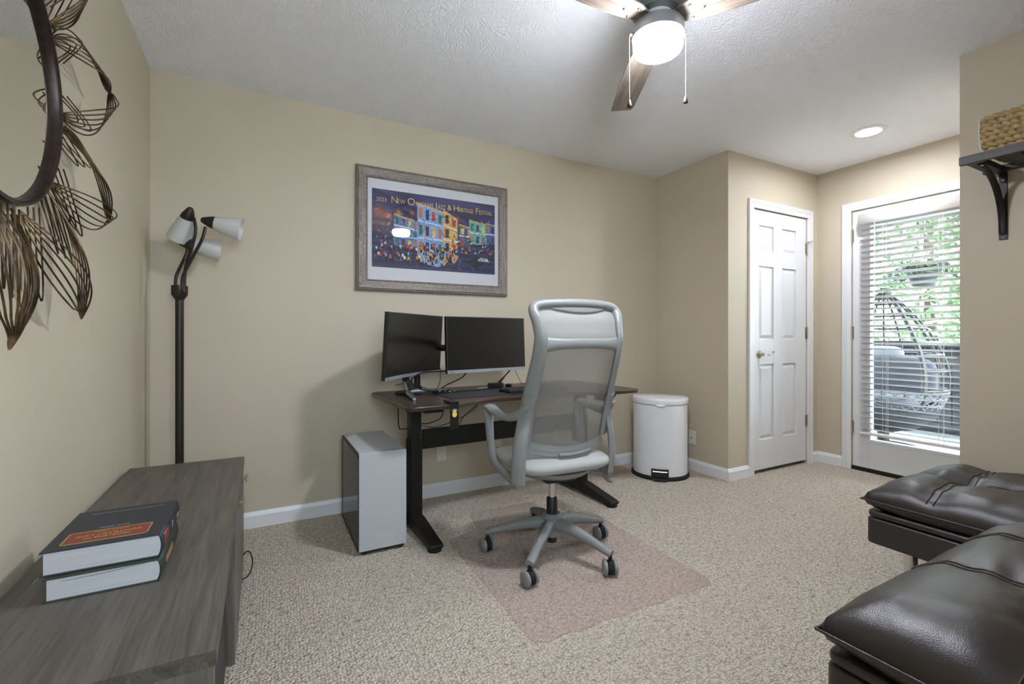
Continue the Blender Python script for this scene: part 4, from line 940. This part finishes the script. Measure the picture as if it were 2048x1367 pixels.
for r_ in range(7):
    z = .013+r_*.0225; k = .93+.01*min(r_, 4)+(.0 if r_ else -.03); pl = brect(k); P = []
    for i in range(len(pl)):
        a, b = Vector(pl[i]), Vector(pl[(i+1) % len(pl)]); n = max(1, int((b-a).length/.006))
        for q in range(n): P.append(a+(b-a)*(q/n))
    mb = MB()
    for st_ in range(2):
        pts = []; rad = []
        for i, q in enumerate(P):
            ph = i/len(P)*2*PI*round(len(P)/9)+st_*PI+r_*1.7; nrm = Vector((q.x/bw, q.y/bd)); nrm.normalize()
            pts.append((q.x+nrm.x*.004*math.sin(ph), q.y+nrm.y*.004*math.sin(ph), z+.0065*math.cos(ph))); rad.append(.0085+.0022*math.sin(ph))
        mb.tube(pts, rad, 7, closed=True)
    mb.build('weave_row', 'seagrass', BK, smooth=80)
MB().prism(brect(.85), .001, .008).build('basket_floor', 'seagrass', BK)
MB().tube(spline([(-bw*.99, bd*.985, .150), (-bw*1.0, bd*.995, .08), (-bw*.98, bd*.97, .02), (-bw*.9, bd*.92, .004)], 6), .0025, 6).build('corner_cord', 'rope', BK)

# ------------------------------------------------------------------ patio outside
struct(box('patio_floor', (XF+.1, -4.2, -.14), (7.35, 2.4, -.06), 'deck'))
for i in range(0):
    pass
struct(box('patio_roof', (XF+.1, -4.2, 2.55), (6.45, 2.4, 2.65), 'porch_white'))
struct(box('patio_beam', (6.35, -4.2, 2.27), (6.45, 2.4, 2.55), 'porch_white'))
struct(box('garden_ground', (-25, -40, -.6), (60, 45, -.5), 'lawn'))
struct(box('house_wall_outside', (XF+.1, -4.2, -.1), (XF+.14, PY1-.1, 2.55), 'porch_white')); struct(box('house_wall_outside_far', (XF+.1, PY0+.1, -.1), (XF+.14, 2.4, 2.55), 'porch_white'))
struct(box('bounce_slab', (-25, -40, -.5), (7, -3.75, -.44), 'bounce_grey'))  # unseen pale slab added to bounce neutral daylight in through the fill window
RLG = thing('patio_railing', 'dark wooden railing with boards at the patio edge beyond the door', 'railing', (7.2, -.9, -.06))
box('top_rail', (-.06, -3.2, 1.0), (.06, 3.2, 1.04), 'dark_rail', RLG, .004); box('bottom_rail', (-.03, -3.2, .08), (.03, 3.2, .14), 'dark_rail', RLG)
bb = MB().box((-.012, -.055, .10), (.012, .055, 1.0)).build('board', 'dark_rail', RLG); bb.location = (0, -2.4, 0)
for i in range(1, 42): dup(bb, RLG, (0, -2.4+i*.118, 0))
# egg chair
EG = thing('egg_chair', 'grey wicker egg chair with cushions on the patio behind the blind', 'chair', (6.02, -.62, -.06))
def egg_r(z): return .50*math.sin(PI*min(1, max(0, (z-.17)/1.40))**.72)**.75+.0
def ept(a, z, k=1): r_ = egg_r(z)*k; return (r_*math.cos(a)*.9, r_*math.sin(a), z)
for i in range(18):
    a = 2*PI*i/18
    if math.cos(a) < -.55: zs_ = np.linspace(.18, .62, 8)
    else: zs_ = np.linspace(.18, 1.56, 18)
    MB().tube([ept(a, z) for z in zs_], .009, 6).build('rib', 'wicker', EG, smooth=80)
for z in (.62, .8, .95, 1.06, 1.2, 1.33, 1.45):
    MB().tube([ept(a, z) for a in np.linspace(-PI+1.0, PI-1.0, 26)], .010 if z != 1.06 else .02, 6).build('hoop', 'wicker', EG, smooth=80)
rimp = [ept(s*(PI-1.0), z) for s, zz in ((1, np.linspace(.62, 1.5, 14)), (-1, np.linspace(1.5, .62, 14))) for z in zz]
MB().tube(rimp, .018, 8).build('rim', 'wicker', EG, smooth=80)
mb = MB()
for dirn in (1, -1):
    for i in range(34):
        a0 = 2*PI*i/34; mb.tube([ept(a0+dirn*t*1.2, .19+t*.42, 1.01) for t in np.linspace(0, 1, 10)], .0065, 5)
for z in np.linspace(.24, .6, 7): mb.tube([ept(a, z, 1.012) for a in np.linspace(0, 2*PI, 40, endpoint=False)], .006, 5, closed=True)
mb.build('wicker_bowl', 'wicker_light', EG, smooth=80)
MB().lathe([(.002, .19), (.25, .22), (.42, .36), (.45, .48), (.002, .48)], 30, sx=.9).build('bowl_lining', 'dark_rail', EG)
MB().lathe([(.002, 0), (.30, 0), (.30, .03), (.05, .05), (.05, .18), (.002, .18)], 24).build('base', 'black_metal', EG)
def pillow(mb, c, sz, T=None):
    def f(u, v):
        a = 2*PI*u; ph = (v-.5)*PI; ce = math.cos(ph)**.6 if 0 < v < 1 else 0
        e = .5; return Vector((c[0]+sz[0]*math.sin(ph), c[1]+sz[1]*ce*math.copysign(abs(math.cos(a))**e, math.cos(a)), c[2]+sz[2]*ce*math.copysign(abs(math.sin(a))**e, math.sin(a))))
    return mb.grid(28, 11, f, cu=True, T=T)
pillow(MB(), (.16, 0, .70), (.09, .38, .22)).build('back_cushion', 'cushion', EG, smooth=80)
pillow(MB(), (.22, .10, .90), (.06, .19, .12)).build('head_pillow', 'pillow', EG, smooth=80)
pillow(MB(), (0, 0, 0), (.06, .40, .36), Matrix.Translation((-.05, 0, .52)) @ Matrix.Rotation(PI/2, 4, 'Y')).build('seat_cushion', 'cushion', EG, smooth=80)
# hanging planter
HP = thing('hanging_planter', 'hanging fern planter outside the patio door', 'planter', (6.25, -.86, 1.56))
MB().lathe([(.002, 0), (.09, 0), (.14, .17), (.13, .17), (.002, .15)], 24).build('pot', 'pot', HP)
m = MB()
for a in range(3): m.tube([(.13*math.cos(a*2.1), .13*math.sin(a*2.1), .16), (0, 0, .55)], .003, 5)
m.tube([(0, 0, .55), (0, 0, .99)], .004, 6).build('hanger', 'black_metal', HP)
random.seed(3)
def leaves(n, fn, size, rnd=random):
    mb = MB()
    for i in range(n):
        c, s_ = fn(i); d = Vector((rnd.gauss(0, 1), rnd.gauss(0, 1), rnd.gauss(0, 1))).normalized(); e = d.orthogonal().normalized(); sz = size*rnd.uniform(.6, 1.3)*s_
        c = Vector(c); mb.add([c-d*sz, c+e*sz*.35, c+d*sz, c-e*sz*.35], [(0, 1, 2, 3)])
    return mb
def frond(i):
    a = random.uniform(0, 2*PI); t = random.uniform(0, 1); l = random.uniform(.2, .36)
    return ((l*t*math.cos(a), l*t*math.sin(a), .17+.22*t-.34*t*t+random.uniform(-.02, .02)), 1)
o = leaves(900, frond, .035).build('foliage', 'leaf', HP, smooth=0); o['kind'] = 'stuff'
# trees and hedge
specs = [(12, 1.2, 5.6, 1.7, 'leaf2'), (18, 4.9, 7.5, 2.4, 'leaf'), (27, 6.6, 10.0, 3.4, 'leaf2')]
tl = ['light green garden tree nearest the patio railing', 'darker green garden tree behind the nearest one', 'tall light green garden tree farthest from the patio']
for (x, y, h, rd, mt), lb in zip(specs, tl):
    t = thing('garden_tree', lb, 'tree', (x, y, -.5), 0, 'trees beyond the patio')
    MB().tube([(0, 0, 0), (.1, .05, h*.3), (.05, 0, h*.65)], [.22, .16, .06], 10).build('trunk', 'bark', t)
    cl = [(random.gauss(0, rd*.45), random.gauss(0, rd*.45), h*random.uniform(.22, .95)) for i in range(26)]
    def cr(i):
        c = cl[i % 26]; r_ = rd*.42; return ((c[0]+random.gauss(0, r_*.5), c[1]+random.gauss(0, r_*.5), c[2]+random.gauss(0, r_*.45)), 1)
    o = leaves(3600, cr, .17).build('crown', mt, t, smooth=0); o['kind'] = 'stuff'
hg = thing('hedge', 'dark clipped hedge just outside the patio railing', 'hedge', (7.7, .2, -.5))
o = leaves(5000, lambda i: ((random.uniform(-.3, .3), random.uniform(-3.5, 3.5), random.uniform(0, 1.35)), 1), .06).build('foliage', 'hedge', hg, smooth=0); o['kind'] = 'stuff'
box('core', (-.25, -3.5, 0), (.25, 3.5, 1.28), 'hedge', hg)
